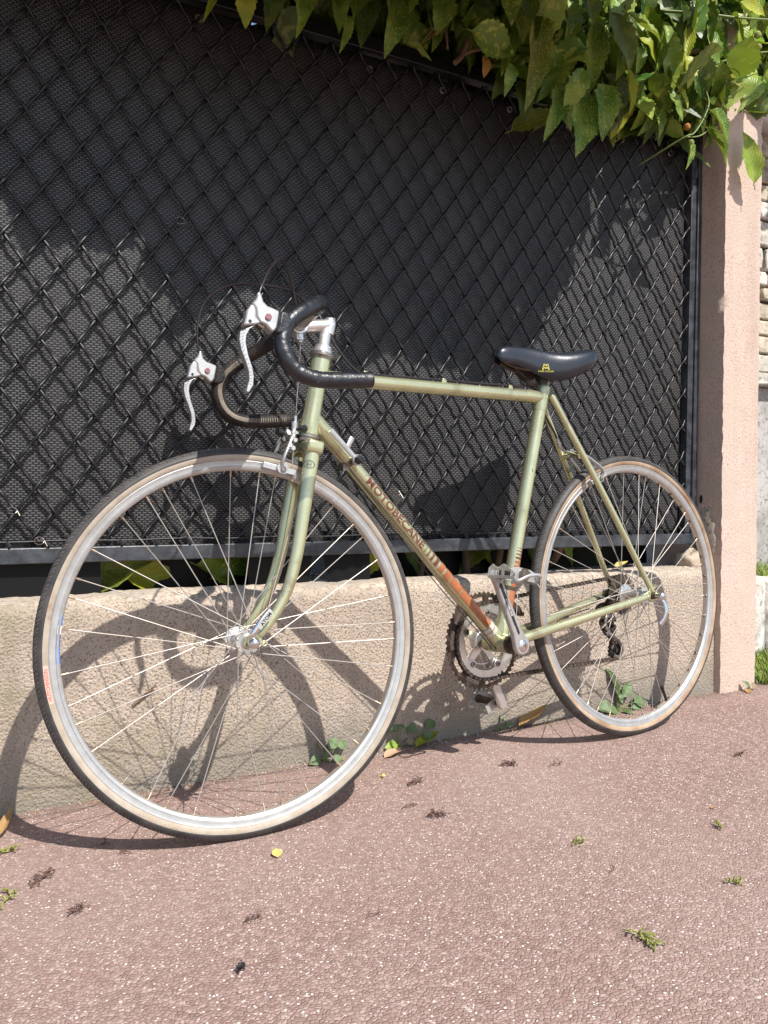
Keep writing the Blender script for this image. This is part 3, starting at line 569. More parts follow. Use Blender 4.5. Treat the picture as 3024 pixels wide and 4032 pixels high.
# low growth seen through the gap under the rail
for (a,b,wd,c) in (((.30,.145,.43),(.505,.135,.375),.085,'Y'),((.40,.12,.445),(.20,.13,.372),.07,'o'),((.50,.14,.43),(.62,.14,.385),.07,'y'),((.55,.15,.40),(.70,.15,.44),.06,'g'),((.60,.15,.45),(.66,.14,.375),.05,'g'),((.93,.15,.46),(.905,.14,.375),.08,'Y'),((1.20,.19,.47),(1.36,.18,.40),.08,'Y'),((1.33,.19,.46),(1.22,.18,.38),.05,'o'),((1.02,.17,.45),(1.10,.16,.38),.05,'d'),((1.50,.15,.45),(1.60,.14,.38),.06,'g'),((1.40,.17,.46),(1.48,.16,.375),.05,'d'),((1.62,.14,.46),(1.70,.15,.375),.05,'g')):
    me=LM[c][1]; obj('leaf',me,shrub,SH@leafmat(a,b,wd,(0,-1,.8)))
lt=MB(); rr=random.Random(3)
for i in range(260):
    x=.70+rr.random()*.18; y=.16+rr.random()*.18; z=.362+rr.random()*.035; a=rr.uniform(0,6.3); s=rr.uniform(.004,.011); q=Matrix.Rotation(a,3,'Z')@Matrix.Rotation(rr.uniform(-.8,.8),3,'X')
    lt.add([Vector((x,y,z))+q@Vector(p) for p in((-s,0,0),(0,-s*.5,.001),(s,0,.002),(0,s*.5,.001))],[(0,1,2,3)],rr.randrange(2))
o=part('leaf_litter',lt,[M_litter,M_litpink],None,ang=0,kind='stuff'); o['label']='dry leaf litter on the soil behind the gap'; o['category']='leaf litter'
# ------------------------------------------------------------------ right background beyond the pillar
nb=thing('neighbour_wall','rubble limestone wall with grey concrete base beyond the pillar, far right','wall',(3.2,.62,0))
rr=random.Random(12)
mb=MB(); box(mb,(1.0,.12,.5),(3.4,.2,1.0)); part('concrete_base',mb,M_concrete,nb,bevel=.01)
mb=MB(); box(mb,(1.0,.10,1.025),(3.4,.26,.05)); part('ledge',mb,M_whitest,nb,bevel=.008)
mb=MB(); box(mb,(1.0,.14,1.55),(3.4,.16,1.0)); part('mortar',mb,M_patch,nb)
mb=MB(); box(mb,(1.0,.10,2.35),(3.4,.26,.6)); part('rendered_band',mb,mat('white_render',(.66,.64,.60),.8,0,(.55,.53,.50),6,bump=.3,bs=150,bd=.002),nb,bevel=.01)
z=1.055
while z<2.0:
    h=rr.uniform(.05,.11); x=-.68+rr.uniform(-.05,.05)
    while x<1.6:
        wv=rr.uniform(.08,.24); 
        mb=MB(); k=.006; 
        poly=[(x+k+rr.uniform(0,.008),z+k),(x+wv*.5,z+k-rr.uniform(0,.004)),(x+wv-k-rr.uniform(0,.008),z+k),(x+wv-k,z+h*.5),(x+wv-k-rr.uniform(0,.01),z+h-k),(x+wv*.45,z+h-k+rr.uniform(-.003,.003)),(x+k+rr.uniform(0,.01),z+h-k),(x+k,z+h*.5)]
        prism(mb,poly,.02+rr.uniform(-.012,.012),.09); part('stone',mb,M_stone if rr.random()<.7 else M_whitest,nb,bevel=.006); x+=wv
    z+=h
mb=MB(); box(mb,(-.62,.0,.45),(.05,.05,.9)); 
kb=thing('rubble_kerb','low whitish rough stone kerb beyond the pillar with grass on both sides','kerb',(3.0,.27,0))
x=-.75
while x<1.4:
    wv=rr.uniform(.14,.3); mb=MB(); h=.27+rr.uniform(-.03,.03); box(mb,(x+wv/2,.08,h/2),(wv-.01,.2+rr.uniform(-.03,.03),h)); part('stone',mb,M_whitest,kb,bevel=.03); x+=wv
def grass(name,x0,x1,y0,y1,z,N,h,seed,label):
    rr=random.Random(seed); mb=MB()
    for i in range(N):
        x=rr.uniform(x0,x1);y=rr.uniform(y0,y1);a=rr.uniform(0,6.3);hh=h*rr.uniform(.4,1.1);w_=.0035; dx,dy=math.cos(a),math.sin(a); l=rr.uniform(.2,.7)*hh
        mb.add([(x-dy*w_,y+dx*w_,z),(x+dy*w_,y-dx*w_,z),(x+dx*l*.5,y+dy*l*.5,z+hh*.6),(x+dx*l,y+dy*l,z+hh)],[(0,1,2),(0,2,3)])
    o=part(name,mb,M_grass,None,ang=0,kind='stuff'); o['label']=label; o['category']='grass'
grass('grass',2.18,3.3,-.02,.24,0,5200,.05,1,'short yellow green grass at the foot of the pillar, right edge')
grass('grass',2.3,4.4,.40,.60,.20,4000,.10,2,'strip of grass on top of the stone kerb, far right')
bk=MB(); bk.add([(2.2,.38,.20),(4.6,.38,.20),(4.6,1.2,.22),(2.2,1.2,.22)],[(0,1,2,3)]); struct(part('garden_bank',bk,M_soil,smooth=False))
# ------------------------------------------------------------------ bicycle
XR,YR,PSI,PHI=1.48813,-0.18784,0.11097,0.0665
UH,WH,HA,SIG=-0.8828,0.69804,1.34247,-0.14876; RHO,DD=.05806,.38424
BB=(-.43495,.2679); SC=(-.27697,.8024)
bike=thing('racing_bicycle','old pale green racing bicycle with drop handlebars leaning along the wall and fence','bicycle',(XR,YR,0))
bike.rotation_mode='QUATERNION'; bike.rotation_quaternion=(Matrix.Rotation(PSI,3,'Z')@Matrix.Rotation(-PHI,3,'X')).to_quaternion()
AX=Vector((math.cos(HA),0,math.sin(HA))); HO=Vector((UH,0,WH)); PE=Vector((-math.sin(HA),0,math.cos(HA)))
ST=Matrix.Translation(HO)@Matrix.Rotation(SIG,4,AX)@Matrix.Translation(-HO)
FA=HO-AX*DD+PE*RHO; RA=Vector((0,0,.337))
def V3(u,v,w): return Vector((u,v,w))
HT=HO+AX*.1455
# frame tubes
def ptube(name,pts,r,seg=20,m=M_green,par=bike,mw=None,label=None,flat=1,nref=None):
    mb=MB(); tube(mb,pts,r,seg,flat=flat,nref=nref); return part(name,mb,m,par,mw,label=label)
def lug(mb,p,d,r,l): # short sleeve with a pointed look
    p=Vector(p); d=Vector(d).normalized(); tube(mb,[p,p+d*l*.8,p+d*l],[r,r,r-.0012],20)
ht=MB(); tube(ht,[HO,HO+AX*.004,HO+AX*.03,HO+AX*.045,HO+AX*.10,HO+AX*.115,HT-AX*.004,HT],[.0185,.0185,.0178,.0165,.0165,.0178,.0185,.0185],24); ht_o=part('head_tube',ht,M_green,bike)
J0=V3(-.875,0,.7325); J1=V3(BB[0],0,BB[1]); dt_d=(J1-J0).normalized()
T0=V3(-.857,0,.8065); T1=V3(SC[0],0,SC[1]); tt_d=(T1-T0).normalized()
S0=J1; S1=V3(SC[0],0,SC[1]); stt_d=(S1-S0).normalized()
dto=MB(); tube(dto,[J0,J1],.0147,24); lug(dto,J0+dt_d*.0,dt_d,.0162,.075); dto_o=part('down_tube',dto,M_green,bike)
tto=MB(); tube(tto,[T0,T1],.0136,24); lug(tto,T0,tt_d,.0150,.06); lug(tto,T1,-tt_d,.0149,.055); tto_o=part('top_tube',tto,M_green,bike)
sto=MB(); tube(sto,[S0,S1+stt_d*.022],.0148,24); lug(sto,S1+stt_d*.024,-stt_d,.0164,.058); sto_o=part('seat_tube',sto,M_green,bike)
bbm=MB(); tube(bbm,[(BB[0],-.034,BB[1]),(BB[0],.034,BB[1])],.0205,28); 
lug(bbm,J1-dt_d*.0,-dt_d,.0164,.052); lug(bbm,J1,stt_d,.0164,.05)
for s in(-1,1): lug(bbm,V3(BB[0]+.008,s*.020,BB[1]),V3(.38,s*.03,.07),.0125,.045)
part('bottom_bracket',bbm,M_green,bike)
mb=MB(); lathe(mb,[(.010,-.0345),(.0195,-.0345),(.0205,-.037),(.0205,-.0415),(.012,-.043),(.0085,-.05),(.0085,-.06)],(BB[0],0,BB[1]),(0,1,0),24); part('bearing_cup',mb,M_dark,bike)
mb=MB(); lathe(mb,[(.019,.034),(.0195,.037),(.012,.039),(.0085,.045)],(BB[0],0,BB[1]),(0,1,0),24); part('bearing_cup',mb,M_dark,bike)
DR=(0.0,.337)
for s in(-1,1):
    P=spline([V3(-.262,s*.0165,.806),V3(-.245,s*.021,.772),V3(-.13,s*.040,.578),V3(-.010,s*.0585,.366),V3(-.003,s*.060,.354)],5)
    mb=MB(); n=len(P); tube(mb,P,[.0055 if i<2 else .0078 if i<8 else .0078-.0022*(i-8)/(n-9) for i in range(n)],14); part('seat_stay',mb,M_green,bike)
    P=spline([V3(BB[0]+.006,s*.021,BB[1]),V3(-.38,s*.0265,.2765),V3(-.30,s*.031,.2885),V3(-.15,s*.049,.314),V3(-.03,s*.0605,.334),V3(-.018,s*.0610,.3365)],5)
    mb=MB(); n=len(P); tube(mb,P,[.0115 if i<8 else .0115-.0045*(i-8)/(n-9) for i in range(n)],14); part('chain_stay',mb,M_green,bike)
    mb=MB(); prism(mb,[(-.034,.3415),(-.012,.349),(-.008,.366),(.000,.366),(.006,.349),(.020,.345),(.024,.335),(.010,.329),(.007,.323),(-.006,.321),(-.012,.328),(-.034,.330)],s*.0605-.0025,s*.0605+.0025); part('dropout',mb,M_green,bike,bevel=.0008)
    mb=MB(); lathe(mb,[(.0018,-.002),(.0042,-.002),(.0042,.002),(.0018,.002)],(.012,s*.0605,.358),(0,1,0),14,0,True); tube(mb,[(.0,s*.0605,.35),(.010,s*.0605,.356)],.003,8); part('mudguard_eyelet',mb,M_green,bike)
mb=MB(); tube(mb,spline([V3(-.1915,-.0305,.668),V3(-.186,0,.676),V3(-.1915,.0305,.668)],6),.006,12); part('brake_bridge',mb,M_green,bike)
mb=MB(); tube(mb,[V3(-.352,-.028,.281),V3(-.352,.028,.281)],.006,12); part('chain_stay_bridge',mb,M_green,bike)
# decals
def onTube(p0,d,r,e1,e2):
    return lambda s,phi: p0+d*s+(e1*math.cos(phi)+e2*math.sin(phi))*r
def tpatch(mb,f,s0,s1,a0,a1,mi=0,n=10,m=1):
    vs=[f(s0+(s1-s0)*j/m,a0+(a1-a0)*i/n) for j in range(m+1) for i in range(n+1)]; mb.add(vs,[(j*(n+1)+i,j*(n+1)+i+1,(j+1)*(n+1)+i+1,(j+1)*(n+1)+i) for j in range(m) for i in range(n)],mi)
E1=V3(0,-1,0)
e2d=V3(.726,0,.6877); fd=onTube(J0,dt_d,.0147+.0003,E1,e2d); fd2=onTube(J0,dt_d,.0147+.0006,E1,e2d)
mb=MB(); text_on(mb,'MOTOBECANE',lambda x,y: fd2(.161+.184*x,R(-27)+R(60)*y),.018,8); part('lettering',mb,M_maroon,dto_o,ang=0)
mb=MB(); tpatch(mb,fd,.075,.60,R(-33),R(-30.5),0,1,2); part('pinstripe',mb,M_maroon,dto_o,ang=0)
s=.352
for i,(wv,gp,mi) in enumerate(((.0012,.0085,0),(.0030,.0085,0),(.0052,.0075,0),(.0085,.0070,0),(.0135,.0055,1),(.019,.004,1),(.034,.003,1),(.0,0,1))):
    if wv==0: wv=.582-s
    mb=MB(); tpatch(mb,fd2,s,s+wv,R(-29),R(60),0,10,2); part('stripe',mb,(M_maroon if i<4 else M_orange),dto_o,ang=0); s+=wv+gp
mb=MB(); tube(mb,[J0+dt_d*.586,J0+dt_d*.606],.0170,24); part('cable_band',mb,M_whiteband,dto_o)
mb=MB(); tube(mb,[J0+dt_d*.5945,J0+dt_d*.5965],.01725,24); part('cable_band_stripe',mb,M_orange,dto_o)
e2s=Vector((stt_d.z,0,-stt_d.x)); fs_=onTube(S0,stt_d,.0148+.0004,E1,e2s)
s=.037
for i,(wv,gp) in enumerate(((.098,.0035),(.018,.003),(.010,.003),(.0065,.004),(.0045,.0045),(.0028,.005),(.0018,.005),(.001,0))):
    mb=MB(); tpatch(mb,fs_,s,s+wv,R(-30),R(62),0,10,2); part('stripe',mb,(M_orange if i<4 else M_maroon),sto_o,ang=0); s+=wv+gp
# headset, stem
def hl(name,prof,m,par=bike,mw=None): mb=MB(); lathe(mb,prof,HT,AX,28); return part(name,mb,m,par,mw)
hl('headset_cup',[(.0165,-.002),(.0195,0),(.0205,.004),(.0225,.005),(.0225,.0095),(.019,.012),(.0165,.0125)],M_steel)
hl('locknut',[(.016,.0125),(.0185,.0128),(.0185,.019),(.0175,.0205),(.0165,.021),(.0165,.026),(.013,.0275),(.0115,.028)],M_alu,bike,ST)
mb=MB(); lathe(mb,[(.0168,-.0005),(.0205,-.0015),(.0205,-.0055),(.0185,-.0075),(.0205,-.009),(.0198,-.0135),(.016,-.0155)],HO,AX,28); part('headset_cup',mb,M_steel,bike)
stm=MB(); Q0=HT+AX*.02; Q1=HT+AX*.062
tube(stm,spline([Q0,Q1,Q1+V3(.0015,0,.008)],5),.0112,20); 
tube(stm,[V3(-.8235,0,.9055),V3(-.834,0,.9065),V3(-.868,0,.9025),V3(-.897,0,.899)],[.0112,.0122,.0122,.0118],20)
disc(stm,V3(-.8265,0,.9175),V3(.1,0,1),.0108,.002,18); lathe(stm,[(.0001,-.018),(.0110,-.018),(.0118,-.010),(.0118,.006),(.0105,.0105),(.0001,.0115)],V3(-.829,0,.9065),AX,20)
lathe(stm,[(.0125,-.017),(.0165,-.017),(.0165,.017),(.0125,.017)],V3(-.895,0,.900),(0,1,0),24,0,True)
box(stm,V3(-.893,0,.881),(.012,.022,.014)); tube(stm,[V3(-.893,-.014,.880),V3(-.893,.014,.880)],.0035,8)
part('stem',stm,M_alu,bike,ST,fix=True)
# cable hanger bolt
mb=MB(); tube(mb,[V3(-.889,0,.882),V3(-.8885,0,.871)],[.0045,.0038],10); part('hanger_bolt',mb,M_alu,bike,ST)
# handlebar
BP=[(-.895,0,.900),(-.8945,.05,.9025),(-.895,.10,.905),(-.902,.135,.902),(-.920,.160,.8925),(-.9458,.177,.8765),(-.968,.186,.861),(-.986,.19,.842),(-.9945,.193,.8151),(-.989,.196,.789),(-.974,.198,.7695),(-.9503,.2,.7590),(-.917,.2,.7565),(-.8476,.2,.7600)]
hb=MB(); c_=spline([(u,-v,w) for u,v,w in BP[:4][::-1]]+[(u,v,w) for u,v,w in BP[1:4]],6); tube(hb,c_,.0122,18); hbo=part('handlebar',hb,M_alu,bike,ST)
for s,m,l in((-1,M_leather,'glossy black leather wrap'),(1,M_oldwrap,'worn brown ribbed wrap')):
    P=spline([(u,v*s,w) for u,v,w in BP[2:]],8); mb=MB(); rr=random.Random(3)
    tube(mb,P,[.0136+(rr.uniform(-.0004,.0004)) for _ in P],18); e=P[-1]; 
    o=part('bar_wrap',mb,m,bike,ST,label=l,ang=60)
    mb=MB(); dvec=(P[-1]-P[-2]).normalized(); disc(mb,e,dvec,.0132,.003,18); part('end_plug',mb,M_black if s<0 else M_oldwrap,o)
    # stitched marks across the old ribbed wrap
    if s>0:
        T,N=frames(P)
        for i in range(3,len(P)-2):
            for q in range(2):
                p=P[i]+(P[i+1]-P[i])*(q*.5); B=T[i].cross(N[i]); mb=MB(); pts=[p+(V3(0,-1,0)*math.cos(a)+T[i].cross(V3(0,-1,0)).normalized()*math.sin(a))*.0139 for a in (-.3,-.1,.1,.3)]
                tube(mb,pts,.0006,4); part('stitch',mb,M_tan,o)
# brake levers
HP=[(-0.9981,.8634),(-1.007,.8668),(-1.018,.8705),(-1.0240,.8768),(-1.0265,.8870),(-1.0325,.8878),(-1.0358,.8798),(-1.0437,.8726),(-1.0375,.8648),(-1.0367,.8517),(-1.032,.8433),(-1.0221,.8396),(-1.0150,.8310),(-1.0095,.829),(-1.0041,.8365)]
CH=[(-0.9976,.8635),(-0.985,.8615),(-0.9782,.8471),(-0.9885,.8287),(-1.0024,.8255),(-1.009,.8291),(-1.0027,.841)]
LP=[(-1.0433,.8719),(-1.0363,.8688),(-1.0367,.8517),(-1.0286,.8435),(-1.0378,.8396),(-1.047,.8335),(-1.0537,.8222),(-1.0552,.8113),(-1.0524,.792),(-1.0467,.7728),(-1.0449,.7577),(-1.0466,.7447),(-1.0538,.7332),(-1.0582,.7346),(-1.056,.7422),(-1.0524,.7531),(-1.0526,.766),(-1.0573,.7831),(-1.063,.80),(-1.0651,.815),(-1.0631,.8281),(-1.0578,.8371),(-1.0539,.8504),(-1.0511,.8615)]
for s in(-1,1):
    v=.19*s
    mb=MB(); prism(mb,HP,v-.0115,v+.0115); bo=part('brake_lever_body',mb,M_silver,bike,ST,bevel=.0035)
    mb=MB(); prism(mb,CH,v-.0148,v+.0148); part('clamp_hood',mb,M_leather if s<0 else M_oldwrap,bo,bevel=.005)
    mb=MB(); lv=MB()
    Lc=[((LP[i][0]+LP[-1-i][0])/2,(LP[i][1]+LP[-1-i][1])/2) for i in range(12)]
    lv=MB(); prism(lv,LP[4:21],v-.0075,v+.0075); o=part('brake_lever_blade',lv,M_silver,bike,ST,bevel=.0028)
    lv=MB(); prism(lv,[LP[0],LP[1],LP[2],LP[3],LP[4],LP[21],LP[22],LP[23]],v-.0100,v+.0100); part('blade_root',lv,M_silver,o,bevel=.0025)
    mb=MB(); disc(mb,(-1.0182,v-.0132 if s<0 else v-.0132,.8519),(0,-1,0),.0052,.0012,18); mb2=part('pivot_cap',mb,mat('pink_cap',(.22,.09,.10),.4),bo)
    mb=MB(); disc(mb,(-1.0475,v-.0103,.8440),(0,-1,0),.0026,.0005,12); part('lever_hole',mb,M_black,o)
    mb=MB(); box(mb,(-1.028,v,.8405),(.010,.016,.009),Matrix.Rotation(.6,3,'Y')); part('pivot_recess',mb,M_dark,bo)
    mb=MB(); tube(mb,[(-1.0287,v,.884),(-1.0277,v,.8925)],[.0042,.003],10); part('ferrule',mb,M_silver,bo)
    # raised grip dimples on the front of the blade
    for i in range(16):
        a=LP[20-0] if False else None
        t=i/15; k=5+t*6.0; j=int(k); fr=k-j; q=(LP[j][0]+(LP[j+1][0]-LP[j][0])*fr,LP[j][1]+(LP[j+1][1]-LP[j][1])*fr)
        k2=20-t*5.6; j2=int(k2); f2=k2-j2; q2=(LP[j2][0]+(LP[min(j2+1,20)][0]-LP[j2][0])*f2,LP[j2][1]+(LP[min(j2+1,20)][1]-LP[j2][1])*f2)
        mb=MB(); tube(mb,[(q2[0]+.0016,v-.0076,q2[1]),(q2[0]*.45+q[0]*.55,v-.0078,q2[1]*.45+q[1]*.55)],.0006,4); part('grip_rib',mb,M_silver,o)
# cables
def cable(pts,r,m=M_housing,mw=None,label=None): mb=MB(); tube(mb,spline(pts,8),r,8); return part('cable',mb,m,bike,mw,label=label,ang=0)
cable([(-1.0277,-.19,.891),(-1.0191,-.185,.9097),(-.9951,-.16,.9472),(-.9619,-.12,.9782),(-.9267,-.06,.9740),(-.9054,-.03,.9367),(-.8900,-.005,.893),(-.8887,0,.880)],.0024,mw=ST)
cable([(-.8885,0,.872),(-.8936,0,.8281),(-.9047,0,.7396),(-.9060,0,.728)],.0013,M_steel,ST)
Rb=[ST@Vector(p) for p in((-1.0295,.19,.884),(-1.033,.185,.9324),(-1.0164,.18,.9903),(-.9703,.16,1.0209),(-.9265,.12,1.0142),(-.8836,.09,1.0004),(-.8602,.05,.9698))]
cable(Rb+[V3(-.8322,.03,.9324),V3(-.807,.015,.8735),V3(-.770,.004,.828),V3(-.73,.0,.8215),V3(-.5784,0,.8225),V3(-.46,0,.8225),V3(-.36,0,.8235),V3(-.3021,.004,.824),V3(-.272,.012,.805),V3(-.256,.012,.765),V3(-.2384,.006,.7312),V3(-.231,.0,.708)],.0024)
for u in(-.752,-.558,-.372):
    mb=MB(); p=T0+tt_d*((u-T0.x)/tt_d.x); box(mb,p+V3(0,0,.0152),(.012,.007,.005)); tube(mb,[p+V3(-.004,0,.0185),p+V3(.004,0,.0185)],.0036,10); part('cable_guide',mb,M_green,bike,bevel=.001)
for v in(-.007,.007): cable([J0+dt_d*.10+V3(-.006,v,-.011),J0+dt_d*.3+V3(-.0125,v,-.0125),J0+dt_d*.45+V3(-.0140,v,-.0155),J0+dt_d*.61+V3(-.014,v,-.012),V3(BB[0]-.018,v,BB[1]-.012)],.0010,M_dark)
# shifters
mb=MB(); q=J0+dt_d*.112; tube(mb,[q-dt_d*.006,q+dt_d*.006],.0160,24); tube(mb,[q+V3(0,-.026,0),q+V3(0,.026,0)],.008,14); box(mb,q+V3(-.012,0,-.012),(.012,.02,.012)); part('shifter_clamp',mb,M_steel,bike)
for s,tip in((-1,(-.0545,.054)),(1,(.030,.050))):
    vv=s*.030; root=q+V3(0,vv,0); tv=V3(tip[0],0,tip[1]); mb=MB(); disc(mb,root+V3(0,-.003*s if s>0 else .003,0)+V3(0,-.006 if s>0 else 0,0),(0,s,0),.0105,.007,18)
    tube(mb,[root+tv*.12,root+tv*.5,root+tv],[.0050,.0052,.0055],10,flat=.55,nref=(0,1,0)); o=part('shift_lever',mb,M_silver,bike)
    mb=MB(); lathe(mb,[(.0001,.0),(.0085,.0),(.0095,.003),(.0075,.006),(.0045,.0075),(.0001,.008)],root+V3(0,s*.004,0),(0,s,0),6); box(mb,root+V3(0,s*.010,0),(.018,.006,.007),Matrix.Rotation(.6,3,'Y')); part('wing_nut',mb,M_black,o,bevel=.001)
# fork
cr=MB()
cr_p=[(-.0165,-.004),(.0165,-.004),(.0165,-.022),(.011,-.027),(-.011,-.027),(-.0165,-.022)]
cdir=lambda a,h,b: HO+PE*(-a)+AX*h+V3(0,b,0)
prism(cr,[(-.052,-.016),(-.040,-.0155),(.040,-.0155),(.052,-.016),(.054,-.030),(.050,-.040),(.030,-.040),(.020,-.033),(-.020,-.033),(-.030,-.040),(-.050,-.040),(-.054,-.030)],-.0155,.0155,f=lambda x,y,h: HO+AX*y+PE*h+V3(0,x,0))
cro=part('fork_crown',cr,M_green,bike,ST,bevel=.004,fix=True)
for s in(-1,1):
    P=spline([HO-AX*.022+V3(0,s*.037,0),HO-AX*.08+V3(0,s*.039,0),HO-AX*.16+V3(0,s*.042,0),HO-AX*.22+V3(0,s*.045,0)+PE*.0005,HO-AX*.275+V3(0,s*.048,0)+PE*.006,HO-AX*.315+V3(0,s*.050,0)+PE*.017,HO-AX*.350+V3(0,s*.051,0)+PE*.033,HO-AX*.371+V3(0,s*.0515,0)+PE*.046],6)
    n=len(P); mb=MB(); tube(mb,P,[.0145-(.0145-.0068)*(i/(n-1))**1.1 for i in range(n)],18,flat=.80,nref=(0,1,0)); bo=part('fork_blade',mb,M_green,bike,ST)
    mb=MB(); b=FA; prism(mb,[(b.x+.012,b.z+.018),(b.x+.018,b.z+.008),(b.x+.020,b.z-.002),(b.x+.012,b.z-.008),(b.x-.002,b.z-.013),(b.x-.012,b.z-.004),(b.x-.009,b.z+.010),(b.x+.002,b.z+.016)],s*.0515-.0022,s*.0515+.0022); 
    lathe(mb,[(.0025,-.002),(.0055,-.002),(.0055,.002),(.0025,.002)],(b.x+.0235,s*.0515,b.z-.004),(0,1,0),16,0,True); part('fork_end',mb,M_green,bo,bevel=.0006)
    if s<0:
        mb=MB(); c0=HO-AX*.062+V3(0,-.0385,0); 
        def fo(x,y): # oval sticker wrapped on the blade
            a=(x-.5)*1.55-.50; return c0+AX*(y-.5)*.0150+(V3(0,-1,0)*math.cos(a)*.0118+PE*(-1)*math.sin(a)*.0146)*1.02
        n=28; vs=[];fs=[]
        for i in range(n):
            a=2*PI*i/n
            for r_ in(.5,.455): vs.append(fo(.5+math.cos(a)*r_,.5+math.sin(a)*r_))
        for i in range(n): j=(i+1)%n; fs.append((2*i,2*j,2*j+1,2*i+1))
        mb.add(vs,fs); n=24; vs=[];fs=[]
        text_on(mb,'28-19',lambda x,y: fo(.28+.44*x,.37+.26*y),.03,3); text_on(mb,'BICYCLE TUBES',lambda x,y: fo(.24+.52*x,.70+.12*y+.08*math.sin(PI*x)),0,2); text_on(mb,'MADE IN FRANCE',lambda x,y: fo(.24+.52*x,.17+.12*y-.06*math.sin(PI*x)),0,2); 
        for tx,y0,y1 in(('BICYCLES',.66,.76),('MADE IN FRANCE',.22,.32)): pass
        part('oval_sticker',mb,M_blackp,bo,ang=0)
# front brake (pads grip the rim above the crown)
def caliper(o,steer,pivot,padc,cable_top,rear=False):
    mw=ST if steer else None
    mb=MB(); piv=Vector(pivot); tube(mb,[piv+V3(.022 if not rear else -.01,0,0),piv+V3(-.018 if not rear else .022,0,0)],.0038,10)
    disc(mb,piv+V3(-.012 if not rear else .010,0,0),V3(-1 if not rear else 1,0,0),.0075,.005,6); root=part('brake_caliper',mb,M_steel,bike,mw)
    f=-1 if not rear else 1
    for s in(-1,1):
        k=.004*s*f
        P=spline([piv+V3(f*(.004+.004*(s>0)),-s*.012,.012),piv+V3(f*(.005+.004*(s>0)),s*.004,.004),piv+V3(f*(.007+.004*(s>0)),s*.024,.000),Vector(padc)+V3(f*-.004,s*.034,.020),Vector(padc)+V3(f*-.001,s*.0275,.003),Vector(padc)+V3(0,s*.0255,-.006)],6); n=len(P)
        mb=MB(); tube(mb,P,[.0062-.0010*math.sin(PI*i/(n-1)) for i in range(n)],10,flat=.6,nref=(1,0,0))
        c=Vector(padc)+V3(f*-.003,s*.0262,0)
        lathe(mb,[(.0045,-.0028),(.0105,-.0028),(.0105,.0028),(.0045,.0028)],c,(0,1,0),18,0,True)
        part('caliper_arm',mb,M_silver,root,fix=True)
        mb=MB(); disc(mb,c+V3(0,s*.002,-.002),(0,s,0),.0055,.005,6); part('pad_bolt',mb,M_steel,root)
    return root
rimc=FA; padF=FA+V3(math.cos(R(77))*.303,0,math.sin(R(77))*.303)
import mathutils
padF=V3(-.948,0,.6345)
cal=caliper('f',True,(-.917,0,.690),padF,None)
for s in(-1,1):
    d=V3(-(padF-FA).z,0,(padF-FA).x).normalized(); q=padF+V3(-.001,s*.0175,.0); nrm=(padF-FA).normalized()
    mb=MB(); poly=[(-.031,-.0055),(.031,-.0055),(.031,.0055),(-.031,.0055)]; prism(mb,poly,-.0045,.0045,f=lambda x,y,h:q+d*x+nrm*y+V3(0,h,0)); part('brake_shoe',mb,M_silver,cal,bevel=.001,fix=True)
    mb=MB(); q2=padF+V3(-.001,s*.0115,.0); prism(mb,[(-.026,-.0045),(.029,-.0045),(.029,.0045),(-.026,.0045)],-.003,.003,f=lambda x,y,h:q2+d*x+nrm*y+V3(0,h,0)); part('brake_pad',mb,M_black,cal,fix=True)
mb=MB(); tube(mb,[V3(-.9060,0,.7335),V3(-.9068,0,.7225),V3(-.9085,0,.7220),V3(-.9092,0,.7080),V3(-.9115,-.002,.7060),V3(-.9155,-.006,.699)],[.0032,.0032,.0058,.0058,.0042,.004],12); box(mb,V3(-.909,0,.704),(.012,.014,.010)); part('barrel_adjuster',mb,M_silver,cal,bevel=.001)
mb=MB(); lathe(mb,[(.0001,-.004),(.006,-.003),(.0068,0),(.006,.003),(.0001,.004)],V3(-.8965,-.016,.7085),V3(.1,1,.2),14); tube(mb,[V3(-.9085,-.004,.7075),V3(-.8965,-.014,.7085)],.003,8); part('release_knob',mb,M_black,cal)
mb=MB(); tube(mb,[V3(-.934,-.004,.7005),V3(-.945,-.007,.7035)],[.0062,.0068],12); part('rubber_grommet',mb,M_black,cal)
mb=MB(); tube(mb,[V3(-.9095,-.004,.706),V3(-.9165,-.010,.676),V3(-.9215,-.014,.6485),V3(-.9240,-.014,.613)],.0008,6); tube(mb,[V3(-.9237,-.014,.622),V3(-.9241,-.014,.612)],.0016,8); part('cable_tail',mb,M_spoke,cal)
mb=MB(); tube(mb,spline([V3(-.912,-.004,.700),V3(-.918,-.010,.687),V3(-.924,-.013,.672),V3(-.926,-.014,.664)],4),[.0042]*13,10); disc(mb,V3(-.9225,-.020,.671),(0,-1,0),.0052,.006,6); disc(mb,V3(-.9165,-.016,.686),(0,-1,0),.0048,.006,6); part('cable_anchor',mb,M_silver,cal)
padR=V3(-.121,0,.337+.282); calr=caliper('r',False,(-.181,0,.672),padR,None,True)
for s in(-1,1):
    nrm=(padR-RA).normalized(); d=V3(-nrm.z,0,nrm.x); q=padR+V3(0,s*.0175,0)
    mb=MB(); prism(mb,[(-.028,-.005),(.028,-.005),(.028,.005),(-.028,.005)],-.0045,.0045,f=lambda x,y,h:q+d*x+nrm*y+V3(0,h,0)); part('brake_shoe',mb,M_silver,calr,bevel=.001,fix=True)
mb=MB(); tube(mb,[V3(-.2325,.0,.711),V3(-.229,.0,.703),V3(-.2275,.0,.7025),V3(-.2235,.002,.692)],[.003,.003,.0055,.0045],10); tube(mb,spline([V3(-.2235,.002,.692),V3(-.205,.004,.683),V3(-.186,.002,.680)],5),.0034,8,flat=.7); part('barrel_adjuster',mb,M_silver,calr)
